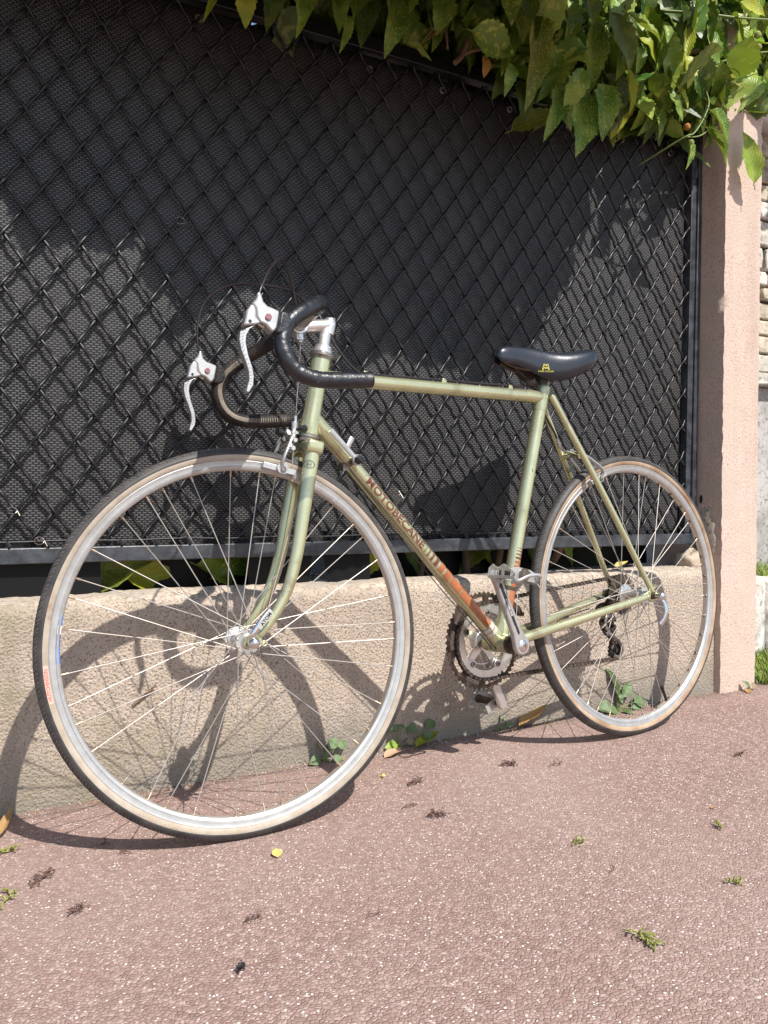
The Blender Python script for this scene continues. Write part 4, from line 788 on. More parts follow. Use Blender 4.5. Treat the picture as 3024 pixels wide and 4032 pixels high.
# saddle
sd=MB(); STN=[(-.414,.892,.004,.884),(-.412,.893,.011,.877),(-.407,.9005,.017,.871),(-.393,.9065,.021,.867),(-.365,.909,.023,.865),(-.335,.909,.027,.857),(-.305,.908,.035,.843),(-.278,.906,.044,.8335),(-.25,.905,.056,.835),(-.222,.907,.066,.844),(-.19,.912,.072,.856),(-.163,.916,.070,.869),(-.145,.9155,.058,.880),(-.134,.908,.040,.890),(-.131,.902,.025,.893)]
sp=[]
ST2=spline([Vector((a,b,c)) for a,b,c,d in STN],3); SK=spline([Vector((a,d,0)) for a,b,c,d in STN],3)
prof=[]
nS=22; vs=[]
for p_,q_ in zip(ST2,SK):
    u,top,hw=p_; bot=q_[1]
    for k in range(nS+1):
        a=PI*k/nS; c=math.cos(a); s_=math.sin(a)
        y=hw*(abs(c)**.62)*(1 if c>0 else -1) if k not in(0,nS) else hw*.94*(1 if c>0 else -1)
        y*= (1-.10*(1-s_)**2)
        z=bot+(top-bot)*(s_**.55 if s_>0 else 0)-(.0035*(1-abs(c))**2 if hw>.04 else 0)
        vs.append((u,y,z))
n=len(ST2); sd.add(vs,[(i*(nS+1)+k,i*(nS+1)+k+1,(i+1)*(nS+1)+k+1,(i+1)*(nS+1)+k) for i in range(n-1) for k in range(nS)])
sd.add([vs[k] for k in range(nS+1)],[tuple(range(nS+1))]); sd.add([vs[(n-1)*(nS+1)+k] for k in range(nS+1)],[tuple(range(nS+1))[::-1]])
sad=part('saddle',sd,M_saddle,bike,ang=65,fix=True); so_=sad.modifiers.new('shell','SOLIDIFY'); so_.thickness=.003
for s in(-1,1):
    mb=MB(); tube(mb,spline([V3(-.392,s*.006,.872),V3(-.36,s*.012,.862),V3(-.31,s*.021,.857),V3(-.24,s*.022,.855),V3(-.20,s*.026,.862),V3(-.165,s*.038,.880)],6),.0035,10); part('saddle_rail',mb,M_dark,sad)
mb=MB(); prism(mb,[(-.385,.876),(-.34,.862),(-.315,.845),(-.29,.842),(-.285,.858),(-.34,.885)],.008,.020); part('saddle_underside',mb,M_dark,sad,bevel=.002)
lg=MB()
def onsad(u,w,d=.0008):  # point on the near flank of the saddle
    best=None
    for i in range(n-1):
        if ST2[i][0]<=u<=ST2[i+1][0] or i==n-2:
            t=(u-ST2[i][0])/(ST2[i+1][0]-ST2[i][0]); row=[Vector(vs[i*(nS+1)+k])*(1-t)+Vector(vs[(i+1)*(nS+1)+k])*t for k in range(nS//2,nS+1)]
            for a,b in zip(row,row[1:]):
                if (a.z-w)*(b.z-w)<=0 and abs(a.z-b.z)>1e-6: f=(a.z-w)/(a.z-b.z); y=a.y*(1-f)+b.y*f; return Vector((u,y-.0022,w))
            return Vector((u,row[-1].y-.0022,w))
def lgline(P,wd=.00075):
    for a,b in zip(P,P[1:]):
        d=(b[0]-a[0],b[1]-a[1]); L=math.hypot(*d) or 1; nx,nz=-d[1]/L*wd,d[0]/L*wd
        q=[]
        for t in(0,.5,1): x=a[0]+d[0]*t; z=a[1]+d[1]*t; q+= [onsad(x+nx,z+nz),onsad(x-nx,z-nz)]
        lg.add(q,[(0,1,3,2),(2,3,5,4)])
lx,lz=-.2965,.8625
lgline([(lx-.0082,lz-.0045),(lx-.0048,lz+.005),(lx-.0056,lz+.0066),(lx-.0018,lz+.0066),(lx-.0018,lz+.0038),(lx+.0018,lz+.0038),(lx+.0018,lz+.0066),(lx+.0056,lz+.0066),(lx+.0048,lz+.005),(lx+.0082,lz-.0045)])
lgline([(lx-.0082,lz-.0045),(lx-.0056,lz-.0045),(lx-.0030,lz+.0010),(lx,lz-.0034),(lx+.0030,lz+.0010),(lx+.0056,lz-.0045),(lx+.0082,lz-.0045)])
text_on(lg,'SUPER CORSAIR',lambda x,y: onsad(lx-.018+.036*x,lz-.0105+.0036*y),.0,0,shear=.3); part('saddle_print',lg,M_yellowp,sad,ang=0)
mb=MB(); tube(mb,[S1+stt_d*.015,S1+stt_d*.055],.0127,18); part('seat_post',mb,M_steel,bike)
mb=MB(); c=V3(-.2595,0,.853); tube(mb,[c+V3(0,-.027,0),c+V3(0,.027,0)],.0095,16); box(mb,c+V3(0,0,-.004),(.03,.03,.02)); lathe(mb,[(.0001,0),(.011,0),(.0125,.003),(.0125,.007),(.010,.009),(.0001,.009)],c+V3(.020,-.030,-.002),(0,-1,0),18); part('saddle_clamp',mb,M_dark,bike)
mb=MB(); tube(mb,[V3(-.263,-.012,.797),V3(-.263,.016,.797)],.0045,10); part('binder_bolt',mb,M_steel,bike)
# wheels
Rm=.337
def wheel(c,mw,rear):
    W=(mw if mw is not None else Matrix.Identity(4))@Matrix.Translation(c)
    ax=(0,1,0); o=(0,0,0)
    mb=MB(); lathe(mb,[(.3145,-.0103),(.3135,-.0108),(.3125,-.0103),(.3050,-.0098),(.3043,-.0090),(.3036,-.0098),(.3005,-.0090),(.2985,-.0074)],o,ax,160,0); lathe(mb,[(.2985,.0074),(.3005,.0090),(.3036,.0098),(.3043,.0090),(.3050,.0098),(.3125,.0103),(.3135,.0108),(.3145,.0103)],o,ax,160,0)
    lathe(mb,[(.2985,-.0074),(.2972,-.0045),(.2970,0),(.2972,.0045),(.2985,.0074)],o,ax,160,1)
    wo=part('wheel',mb,[M_rim,M_rimin],bike,W,ang=35,fix=False)
    tr=MB(); rc,rt=.3232,.0138; prof_t=[];tn=M_tan if not rear else M_tan2
    def arc(a0,a1,n): return [(rc+rt*math.cos(a),-rt*math.sin(a)*.98) for a in [a0+(a1-a0)*i/n for i in range(n+1)]]
    lathe(tr,[(.3142,.0100)]+arc(R(-132),R(-86),5),o,ax,160,1); lathe(tr,[(rc+rt*math.cos(R(-86)),rt*.98*math.sin(R(86)))]+[(rc+(r_-rc)*1.045,y_*1.045) for r_,y_ in arc(R(-84),R(84),18)]+[(rc+rt*math.cos(R(86)),-rt*.98*math.sin(R(86)))],o,ax,160,0)
    lathe(tr,arc(R(86),R(132),5)+[(.3142,-.0100)],o,ax,160,1)
    part('tyre',tr,[M_tyre,tn],wo,ang=0)
    # hub
    fl=(-.035,.035) if not rear else (-.036,.018); fr=.0195 if not rear else .0215
    hb=MB(); a,b=fl
    lathe(hb,[(.0001,a-.012),(.009,a-.012),(.011,a-.008),(.0135,a-.002),(fr+.002,a-.0018),(fr+.003,a),(fr+.002,a+.0018),(.013,a+.004),(.0095,a+.014),(.0095,b-.014),(.013,b-.004),(fr+.002,b-.0018),(fr+.003,b),(fr+.002,b+.0018),(.0135,b+.002),(.011,b+.008),(.009,b+.012),(.0001,b+.012)],o,ax,28); 
    ho=part('hub',hb,M_alu,wo)
    ends=(-.0515,.0515) if not rear else (-.0605,.0605)
    mb=MB(); tube(mb,[(0,ends[0]-.006,0),(0,ends[1]+.006,0)],.0048,12); disc(mb,(0,ends[0]+.0025,0),(0,1,0),.0088,.007,6); disc(mb,(0,ends[1]-.0095,0),(0,1,0),.0088,.007,6); part('axle',mb,M_dark,wo)
    # spokes
    for si,s in enumerate(fl):
        for par in(0,1):
            ha=0; ra=R(62) if par==0 else R(-62)
            ysh=(-.0022 if s<0 else .0022)*(1 if par==0 else -1)
            h=Vector((math.cos(0)*fr,s+ysh,0)); e=Vector((math.cos(ra)*.2985,(-.002 if s<0 else .002),math.sin(ra)*.2985))
            sm=MB(); tube(sm,[h,e],.00092,6,0); d=(e-h).normalized(); tube(sm,[e-d*.0125,e-d*.0105,e-d*.002,e],[.0011,.0019,.0019,.0024],8,1); disc(sm,h+Vector((0,-.0012 if ysh<0 else -.0002,0)),(0,1,0),.0022,.0014,8,0)
            me=sm.mesh('spoke',[M_spoke,M_brass],True,50)
            for k in range(9):
                th=R(40)*k+(R(20) if par else 0)+(R(10) if si else 0)+OFFS[rear]
                obj('spoke',me,wo,Matrix.Rotation(-th,4,'Y'))
    if rear:
        for k in range(36):
            mb=None
        em=MB(); lathe(em,[(.0022,0),(.0042,.0002),(.0036,.0012),(.0022,.0014)],(.2968,0,0),(-1,0,0),10); me=em.mesh('eyelet',M_steel,True,50)
        for k in range(36): obj('eyelet',me,wo,Matrix.Rotation(-(R(10)*k+R(5)),4,'Y'))
    return wo,W
def polar(rad,ang,y): return Vector((rad*math.cos(ang),y,rad*math.sin(ang)))
# hub hole angle so that the nipples fall on 5 degrees modulo 10
OFFS={False:R(5-62+60),True:R(5-62+60)}
fw,FW=wheel(FA,ST,False); rwh,RW=wheel(RA,None,True)
# lettering on the near sidewall, sticker on the rim
def side(rad): # lateral position of the near sidewall at this radius
    q=(rad-.3232)/.0138; return -.0138*.98*math.sqrt(max(0,1-q*q))-.0003
mb=MB(); tpatch(mb,lambda s,a: polar(.3165+.0075*s,a,side(.3165+.0075*s)),0,1,R(-167.8),R(-178.6),0,14,3); part('sidewall_label',mb,M_pinkp,fw,ang=0)
mb=MB(); text_on(mb,'HUTCHINSON',lambda x,y: polar(.3173+.0058*y,R(-168.6)-R(9.0)*x,side(.3173+.0058*y)-.0002),.02,4); part('sidewall_lettering',mb,M_redp,fw,ang=0)
M_mould=mat('moulded_rubber',(.42,.32,.23),.7)
mb=MB(); text_on(mb,'700 x 28C   HUTCHINSON GRAND SPORT',lambda x,y: polar(.3175+.005*y,R(-128)+R(36)*x,side(.3175+.005*y)-.0002),0,3); part('moulded_lettering',mb,M_mould,fw,ang=0)
for a0,a1,m_ in((167.2,170.0,M_blue),(170.0,172.6,M_whitep),(172.6,176.4,M_navy),(176.4,181.6,M_blue)):
    mb=MB(); tpatch(mb,lambda s,a: polar(.2978+.0058*s,a,-.0073-.0026*s),0,1,R(a0),R(a1),0,8,2); part('rim_sticker',mb,m_,fw,ang=0)
# valve on the rear rim
mb=MB(); a=R(-67.2); q=polar(.297,a,0); q2=polar(.262,a,0); q3=polar(.256,a,0); tube(mb,[q,q2,q2,q3],[.0036,.0036,.005,.0045],12); part('valve',mb,M_black,rwh)
mb=MB(); a=R(5-90+3); q=polar(.297,a,0); q2=polar(.268,a,0)
# quick releases
def qr(parent,Wm,vn,vf,lev,lab):
    mb=MB(); lathe(mb,[(.0001,.013),(.005,.012),(.0088,.0085),(.0095,.004),(.0095,0),(.0085,-.001),(.0085,-.008),(.0001,-.008)],(0,vn,0),(0,-1,0),24); o=part('quick_release',mb,M_chrome,parent)
    mb=MB(); lathe(mb,[(.0001,-.004),(.0095,-.004),(.0105,.003),(.008,.010),(.0001,.011)],(0,vf,0),(0,1,0),20); part('skewer_nut',mb,M_alu,o)
    mb=MB(); n_=len(lev); tube(mb,spline(lev,6),[.0042+.0022*min(1,i/((n_-1)*3)) for i in range((n_-1)*6+1)],12,flat=.5,nref=(0,1,0)); lo=part('quick_release_lever',mb,M_chrome,o); return o,lo
q1,l1=qr(fw,FW,-.067,.062,[(-.006,-.068,.004),(-.003,-.073,.013),(.010,-.074,.030),(.022,-.073,.043),(.031,-.072,.051)],'')
mb=MB(); d=Vector((.021,0,.024)).normalized(); nn=Vector((-d.z,0,d.x)); 
pl=MB(); c0=Vector((.0195,-.0772,.0375)); vs_=[];
poly=[(-.018,-.004),(.014,-.0055),(.018,-.002),(.018,.002),(.014,.0055),(-.018,.004)]; prism(pl,poly,-.0004,.0004,f=lambda x,y,h:c0+d*x+nn*y+Vector((0,h,0))); part('lever_face',pl,M_chrome,q1,fix=True)
tx=MB(); text_on(tx,'ATOM',lambda x,y: c0+Vector((0,-.0007,0))+d*(-.012+.026*x)+nn*(-.0033+.0066*y),.03); part('lever_print',tx,M_blackp,q1,ang=0)
q2_,l2=qr(rwh,RW,-.083,.075,[(.004,-.085,-.006),(.009,-.090,-.018),(.009,-.093,-.036),(.002,-.091,-.054),(-.008,-.087,-.066)],'')
mb=MB(); tube(mb,[(0,-.064,0),(0,-.084,0)],[.0085,.0085],16); part('spacer_nut',mb,M_dark,rwh)
# cranks
def crank(ang,v,near):
    c=V3(BB[0],0,BB[1]); d=V3(math.cos(ang),0,math.sin(ang)); nn=V3(-d.z,0,d.x)
    L=.17; pts=[(-.020,.0),(-.017,.011),(-.008,.0185),(.004,.0195),(.016,.0165),(.034,.0125),(.10,.0105),(.150,.0100),(.172,.0115),(.181,.0085),(.184,0),(.181,-.0085),(.172,-.0115),(.150,-.0100),(.10,-.0105),(.034,-.0125),(.016,-.0165),(.004,-.0195),(-.008,-.0185),(-.017,-.011)]
    s=-1 if near else 1; v0=v
    mb=MB(); f=lambda x,y,h:c+d*x+nn*y+V3(0,h+s*(.010*min(1,max(0,x)/L)),0)
    prism(mb,pts,v0-.0065,v0+.0065,f=f); o=part('crank_arm',mb,M_silver if near else M_alu,bike,bevel=.003,fix=True)
    vs_=s*(.0065)+v0
    if near:
        mb=MB(); prism(mb,[(.030,-.0035),(.146,-.0035),(.1485,0),(.146,.0035),(.030,.0035),(.027,0)],v0-.0070,v0-.0060,f=f); part('crank_groove',mb,M_blackp,o,fix=True)
        mb=MB(); text_on(mb,'MOTOBECANE',lambda x,y: f(.112-.040*x,(.0022-.0044*y),v0-.0073),.01); part('crank_lettering',mb,M_whitep,o,ang=0)
    mb=MB(); lathe(mb,[(.0125,-.003),(.0125,.001),(.010,.0035),(.0045,.0042),(.0001,.0042)],c+V3(0,vs_,0),(0,s,0),24); part('dust_cap',mb,M_chrome,o)
    if near:
        mb=MB(); box(mb,c+V3(.001,vs_-.0046,0),(.006,.0008,.0035)); box(mb,c+V3(.003,vs_-.0046,.001),(.0025,.0008,.009)); part('cap_slot',mb,M_steel,o)
    return o,c+d*L+V3(0,v0+s*.010,0),d
CA=math.atan2(.4180-BB[1],-.507-BB[0])
cn,pn,dn=crank(CA,-.0655,True); cf,pf,df=crank(CA+PI,.0720,False)
def pedal(p,s,tilt,near):
    Rt=Matrix.Rotation(tilt,3,'Y'); g=lambda x,y,z: p+Rt@Vector((x,s*y,z))
    mb=MB(); tube(mb,[g(0,.006,0),g(0,.018,0),g(0,.020,0),g(0,.040,0),g(0,.066,0),g(0,.082,0)],[.006,.007,.0115,.0085,.0085,.0105],18); root=part('pedal',mb,M_dark if near else M_dark,bike)
    mb=MB(); lathe(mb,[(.0125,0),(.0125,.006),(.0105,.0095),(.0001,.0095)],g(0,.082,0),(0,s,0),20); part('pedal_cap',mb,M_steel,root)
    for k in(-1,1):
        x0=k*.031
        top=[(.020,.010),(.026,.0155),(.033,.0120),(.041,.0085),(.050,.0120),(.057,.0160),(.064,.0135),(.074,.0090),(.084,.0040),(.092,-.004),(.100,-.014)]
        bot=[(.100,-.0190),(.090,-.0135),(.020,-.0135)]
        # plate with two windows: four strips
        mb=MB(); f=lambda y,z,h: g(x0+h,y,z)
        prism(mb,top+bot[:2]+[(.088,-.0065),(.020,-.0065)][::1],-.0011,.0011,f=f) if False else None
        prism(mb,[(.018,-.0135),(.018,-.0070),(.088,-.0070),(.094,-.0125),(.100,-.0190),(.0905,-.0135)],-.0011,.0011,f=f)
        up_=[(.018,.0035),(.018,.009)]+top[:-2]+[(.094,-.006),(.087,-.0015),(.060,.0040),(.040,.0030)]
        prism(mb,up_,-.0011,.0011,f=f)
        for y0,y1 in((.018,.0235),(.033,.0365),(.043,.046),(.0545,.0620),(.0870,.0940)): prism(mb,[(y0,-.0075),(y1,-.0075),(y1,.0045 if y1<.08 else -.002),(y0,.0045 if y1<.08 else -.001)],-.0011,.0011,f=f)
        part('cage_plate',mb,M_silver,root,bevel=.0004,fix=True)
    mb=MB(); P=[g(-.031,.097,-.012),g(-.031,.1005,-.016),g(-.026,.104,-.010),g(-.014,.1055,.002),g(0,.106,.004),g(.014,.1055,.002),g(.026,.104,-.006),g(.031,.100,-.010),g(.031,.095,-.006)]
    mb=MB(); Q=[(-.0311,.092,-.0135),(-.0305,.0985,-.0165),(-.024,.1035,-.0130),(-.010,.1050,-.004),(.006,.1052,.001),(.020,.1040,.003),(.029,.1000,.002),(.0311,.092,.001)]; Q=spline(Q,3); vs=[]
    for i,q_ in enumerate(Q):
        for dz in(-.0035,.0035): vs.append(g(q_.x,q_.y,q_.z+dz))
    mb.add(vs,[(2*i,2*i+1,2*i+3,2*i+2) for i in range(len(Q)-1)]); ce=part('cage_end',mb,M_silver,root); sd_=ce.modifiers.new('t','SOLIDIFY'); sd_.thickness=.0022
    mb=MB(); prism(mb,[(-.033,-.0095),(.033,-.0095),(.033,.0075),(.020,.0105),(-.020,.0105),(-.033,.0075)],-.0012,.0012,f=lambda x,z,h: g(x,.0185+h,z)); part('cage_back',mb,M_silver,root,fix=True,bevel=.0004)
    mb=MB(); prism(mb,[(-.033,-.0105),(.033,-.0105),(.033,.0075),(.016,.0125),(-.016,.0125),(-.033,.0075)],-.0012,.0012,f=lambda x,z,h: g(x,.0815+h,z)); part('cage_bridge',mb,M_silver,root,fix=True,bevel=.0004)
    return root
pedal(pn,-1,R(14),True); pedal(pf,1,R(-22),False)
# chainrings
def teethring(r0,r1,rt,nt,v,th,name,m,slots=0):
    mb=MB(); vs=[];n=nt*4; 
    prof_o=[]
    for i in range(n):
        a=2*PI*i/n; k=i%4; r=r1 if k in(0,) else rt if k==2 else (r1+rt)/2; prof_o.append((r*math.cos(a),r*math.sin(a)))
    prof_i=[(r0*math.cos(2*PI*i/n),r0*math.sin(2*PI*i/n)) for i in range(n)]
    for h in(v-th/2,v+th/2): vs+=[V3(BB[0]+x,h,BB[1]+z) for x,z in prof_o]+[V3(BB[0]+x,h,BB[1]+z) for x,z in prof_i]
    fs=[]
    for i in range(n):
        j=(i+1)%n; fs+=[(i,j,n+j,n+i),(2*n+j,2*n+i,3*n+i,3*n+j),(j,i,2*n+i,2*n+j),(n+i,n+j,3*n+j,3*n+i)]
    mb.add(vs,fs); return part(name,mb,m,bike,fix=True,ang=30)
def ringpoly(mb,c,v,th,a0,a1,r0,r1,n=14):
    P=[(r1*math.cos(a0+(a1-a0)*i/n),r1*math.sin(a0+(a1-a0)*i/n)) for i in range(n+1)]+[(r0*math.cos(a1-(a1-a0)*i/n),r0*math.sin(a1-(a1-a0)*i/n)) for i in range(n+1)]
    prism(mb,[(c[0]+x,c[1]+z) for x,z in P],v-th/2,v+th/2)
RA0=R(12)
big=teethring(.0955,.1015,.1072,52,.0500,.003,'chainring',M_rustring)
sm_=MB(); ringpoly(sm_,BB,.0500,.003,0,PI,.080,.0838,40); ringpoly(sm_,BB,.0500,.003,PI,2*PI,.080,.0838,40)
for k in range(10): a=R(36)*k+RA0; ringpoly(sm_,BB,.0500,.003,a-R(5),a+R(5),.083,.0962,4)
part('chainring_web',sm_,M_rustring,big,fix=True)
small=teethring(.0635,.0800,.0855,42,.0430,.003,'chainring',M_alu)
spd=MB()
for k in range(5):
    a=R(72)*k+RA0
    prism(spd,[(BB[0]+r*math.cos(a)+w_*-math.sin(a),BB[1]+r*math.sin(a)+w_*math.cos(a)) for r,w_ in((.012,.012),(.030,.0085),(.052,.0065),(.0665,.0075),(.0685,0),(.0665,-.0075),(.052,-.0065),(.030,-.0085),(.012,-.012))],.0535,.0585)
disc(spd,V3(BB[0],.052,BB[1]),(0,1,0),.021,.012,28); ringpoly(spd,BB,.0560,.004,0,PI,.0635,.0700,40); ringpoly(spd,BB,.0560,.004,PI,2*PI,.0635,.0700,40)
for k in range(5): a=R(72)*k+RA0+R(36); ringpoly(spd,BB,.056,.004,a-R(20),a+R(20),.0500,.0520,10)
spo=part('spider',spd,M_alu,bike,fix=True)
for k in range(5):
    a=R(72)*k+RA0; mb=MB(); lathe(mb,[(.0028,-.0028),(.0052,-.0028),(.0058,-.0015),(.0058,.002),(.0028,.002)],V3(BB[0]+.0608*math.cos(a),.0415,BB[1]+.0608*math.sin(a)),(0,1,0),16); tube(mb,[V3(BB[0]+.0608*math.cos(a),.041,BB[1]+.0608*math.sin(a)),V3(BB[0]+.0608*math.cos(a),.058,BB[1]+.0608*math.sin(a))],.004,10); part('chainring_bolt',mb,M_steel,small)
    lugm=MB(); disc(lugm,V3(BB[0]+.0608*math.cos(a),.0415,BB[1]+.0608*math.sin(a)),(0,1,0),.0095,.003,18); part('chainring_tab',lugm,M_alu,small)
# freewheel, derailleur, chain
fwh=None
for i,(r,v) in enumerate(((.0490,.0290),(.0430,.0345),(.0380,.0400),(.0330,.0455),(.0285,.0510))):
    nt_=int(2*PI*r/.0127); n=nt_*4; mb=MB(); P=[((r-.0035 if k%4==0 else r+.003 if k%4==2 else r)*math.cos(2*PI*k/n),(r-.0035 if k%4==0 else r+.003 if k%4==2 else r)*math.sin(2*PI*k/n)) for k in range(n)]
    prism(mb,P,v-.0009,v+.0009); o=part('sprocket',mb,M_dark,rwh,ang=30,fix=True)
mb=MB(); tube(mb,[(0,.026,0),(0,.054,0)],.0235,24); part('freewheel_body',mb,M_dark,rwh)
PU=V3(-.039,.045,.2700); PL=V3(-.0175,.045,.2000)
rd=MB(); prism(rd,[(-.010,.330),(.012,.325),(.010,.300),(-.020,.285),(-.052,.292),(-.062,.304),(-.048,.316),(-.022,.318)],.050,.066); rdo=part('rear_derailleur',rd,M_dark,bike,bevel=.004)
mb=MB(); prism(mb,[(-.003,.345),(.010,.340),(.014,.318),(-.004,.312),(-.014,.325)],.058,.063); part('hanger',mb,M_green,rdo,bevel=.001)
for q in(PU,PL):
    n=44; mb=MB(); P=[((.0185 if k%4 in(0,1) else .0215)*math.cos(2*PI*k/n)+q.x,(.0185 if k%4 in(0,1) else .0215)*math.sin(2*PI*k/n)+q.z) for k in range(n)]; prism(mb,P,q.y-.0035,q.y+.0035); part('jockey_wheel',mb,M_black,rdo,fix=True,ang=30)
for v in(-.0085,.0085):
    mb=MB(); P=[]
    for q,a0,a1,r in((PU,R(10),R(190),.0165),(PL,R(200),R(380),.0165)): P+=[(q.x+r*math.cos(a0+(a1-a0)*k/10),q.z+r*math.sin(a0+(a1-a0)*k/10)) for k in range(11)]
    # open cage: two curved bars
    tube(mb,spline([V3(PU.x+.012,PU.y+v,PU.z+.012),V3(PU.x-.006,PU.y+v,PU.z+.016),V3(PU.x-.016,PU.y+v,PU.z),V3(PU.x-.004,PU.y+v,PU.z-.024),V3(PL.x-.004,PL.y+v,PL.z+.030),V3(PL.x+.014,PL.y+v,PL.z+.014),V3(PL.x+.017,PL.y+v,PL.z-.004),V3(PL.x+.004,PL.y+v,PL.z-.017),V3(PL.x-.013,PL.y+v,PL.z-.010)],5),.0045,8,flat=.35,nref=(0,1,0)); part('cage',mb,M_steel,rdo)
    for q in(PU,PL): mb=MB(); disc(mb,q+V3(0,v-.001,0),(0,1,0),.0055,.003,12); part('pulley_bolt',mb,M_dark,rdo)
# chain path: small ring, top run to the cassette, round it, through the pulleys and back
rc=.0828; rs=.0425; path=[]
cB=Vector((BB[0],BB[1])); cS=Vector((0,.337))
def tang(c1,r1,c2,r2,side):
    d=c2-c1; L=d.length; a=math.atan2(d.y,d.x); b=math.acos((r1-r2)/L); t=a+side*b; return c1+Vector((math.cos(t),math.sin(t)))*r1,c2+Vector((math.cos(t),math.sin(t)))*r2,t
def tangx(c1,r1,c2,r2,side):
    d=c2-c1; L=d.length; a=math.atan2(d.y,d.x); b=math.acos((r1+r2)/L); t=a+side*b; return c1+Vector((math.cos(t),math.sin(t)))*r1,c2-Vector((math.cos(t),math.sin(t)))*r2,t
def arcp(c,r,a0,a1):
    n=max(2,int(abs(a1-a0)*r/.004)); return [c+Vector((math.cos(a0+(a1-a0)*i/n),math.sin(a0+(a1-a0)*i/n)))*r for i in range(n+1)]
cU=Vector((PU.x,PU.z)); cL=Vector((PL.x,PL.z)); rp=.020
a,b,t1=tang(cB,rc,cS,rs,1); 
c1_,d1_,t2=tangx(cS,rs,cU,rp,-1)          # sprocket to upper pulley, crossing
e1_,f1_,t3=tangx(cU,rp,cL,rp,1)
g1_,h1_,t4=tang(cL,rp,cB,rc,1)            # lower pulley back to the ring along the bottom
def seq(*A): 
    out=[]
    for x in A: out+=x
    return out
def norm(a0,a1,sign):
    while sign>0 and a1<a0: a1+=2*PI
    while sign<0 and a1>a0: a1-=2*PI
    return a1
path=[a,b]+arcp(cS,rs,t1,norm(t1,t2,-1))[1:]
pa=t2+PI; path+=arcp(cU,rp,pa,norm(pa,t3,1)); pb=t3+PI; path+=arcp(cL,rp,pb,norm(pb,t4,-1)); path+=arcp(cB,rc,t4,norm(t4,t1,-1))
# resample at link pitch
acc=[0]
for p,q in zip(path,path[1:]): acc.append(acc[-1]+(q-p).length)
tot=acc[-1]; NL=int(tot/.0127/2)*2; pitch=tot/NL; LPn=[]; j=0
for i in range(NL+1):
    s=i*pitch
    while j<len(acc)-2 and acc[j+1]<s: j+=1
    f=(s-acc[j])/max(1e-9,acc[j+1]-acc[j]); LPn.append(path[j].lerp(path[j+1],f))
def vch(p): # chain line drifts from ring to sprocket
    t=min(1,max(0,(p.x-BB[0])/(0-BB[0]))); return .043+(.0400-.043)*t
ch=MB()
for i in range(NL):
    p,q=LPn[i],LPn[i+1]; d=(q-p).normalized(); nn=Vector((-d.y,d.x)); off=.0030 if i%2 else .0042
    for s in(-1,1):
        v=vch(p)+s*off; P=[]
        for (x,y) in ((-.0035,-.002),(-.0018,-.0042),(.0018,-.0042),(.0063,-.0031),(.0109,-.0042),(.0145,-.0042),(.0162,-.002),(.0162,.002),(.0145,.0042),(.0109,.0042),(.0063,.0031),(.0018,.0042),(-.0018,.0042),(-.0035,.002)): P.append((p.x+d.x*x+nn.x*y,p.y+d.y*x+nn.y*y))
        prism(ch,P,v-.0005,v+.0005)
    tube(ch,[V3(p.x,vch(p)-.0052,p.y),V3(p.x,vch(p)+.0052,p.y)],.0021,6,1)
part('chain',ch,[M_dark,M_steel],bike,fix=True,ang=40)
# front derailleur
fdm=MB(); prism(fdm,[(-.402,.352),(-.385,.357),(-.362,.352),(-.338,.335),(-.330,.318),(-.337,.313),(-.352,.330),(-.372,.342),(-.400,.342)],.0335,.0350); prism(fdm,[(-.402,.358),(-.380,.362),(-.355,.356),(-.334,.338),(-.328,.318),(-.337,.315),(-.352,.335),(-.372,.346),(-.400,.346)],.052,.0535); box(fdm,(-.331,.043,.317),(.008,.02,.008)); fdo=part('front_derailleur',fdm,M_dark,bike,bevel=.0006,fix=True)
mb=MB(); q=S0+stt_d*.118; tube(mb,[q-stt_d*.005,q+stt_d*.005],.0155,20); box(mb,q+V3(.012,.018,-.004),(.026,.024,.012)); part('derailleur_clamp',mb,M_dark,fdo,bevel=.001)
mb=MB(); tube(mb,[q+V3(.024,-.002,-.008),V3(-.395,-.010,.30),V3(-.409,-.006,.262)],.0008,6); part('derailleur_cable',mb,M_spoke,fdo)
mb=MB(); tube(mb,spline([V3(-.41,.004,.25),V3(-.33,.012,.268),V3(-.2,.045,.292),V3(-.09,.062,.305),V3(-.07,.068,.30)],6),.0012,6); part('derailleur_cable',mb,M_dark,bike)
# ------------------------------------------------------------------ litter, weeds, twigs on the pavement
def leaf_litter(label,cat_,x,y,ang,L,wd,m,curl=.6,seed=1,lift=.0,teeth=False,z=0.002,fold=.5):
    me=leafmesh('fallen_leaf',seed,m,1.0,-curl*.5,fold,teeth,.18); o=obj('fallen_leaf',me); 
    o.matrix_world=Matrix.Translation((x,y,z+lift))@Matrix.Rotation(ang,4,'Z')@Matrix.Rotation(-.12,4,'Y')@Matrix.Diagonal((L,wd,L*.38,1)); tag(o,label,'leaf'); return o
o=leaf_litter('brown and yellow curled leaf at the wall foot, left edge','leaf',.082,-.112,R(62),.062,.017,M_litter,2.2,3,.004)
leaf_litter('tan leaf lying under the back of the front tyre','leaf',.862,-.055,R(14),.052,.032,M_litpink,.5,4)
leaf_litter('curled orange leaf at the wall foot between the wheels','leaf',1.255,-.025,R(10),.105,.040,M_litter,1.3,5,.006)
leaf_litter('yellow and green speckled leaf flat beside the weed by the front tyre','leaf',.955,-.035,R(20),.085,.04,M_leaf['Y'],.4,6,.004)
leaf_litter('small pale yellow leaf alone on open pavement in front of the front wheel','leaf',.478,-.405,R(80),.026,.018,M_lityel,.3,7)
leaf_litter('pale pinkish leaf on the pavement at the left edge','leaf',.075,-.272,R(150),.028,.024,M_litpink,.4,8)
o=leaf_litter('yellow leaf on top of the wall behind the rear hub','leaf',1.64,.05,R(12),.06,.03,M_lityel,.8,9); o.location.z=.374
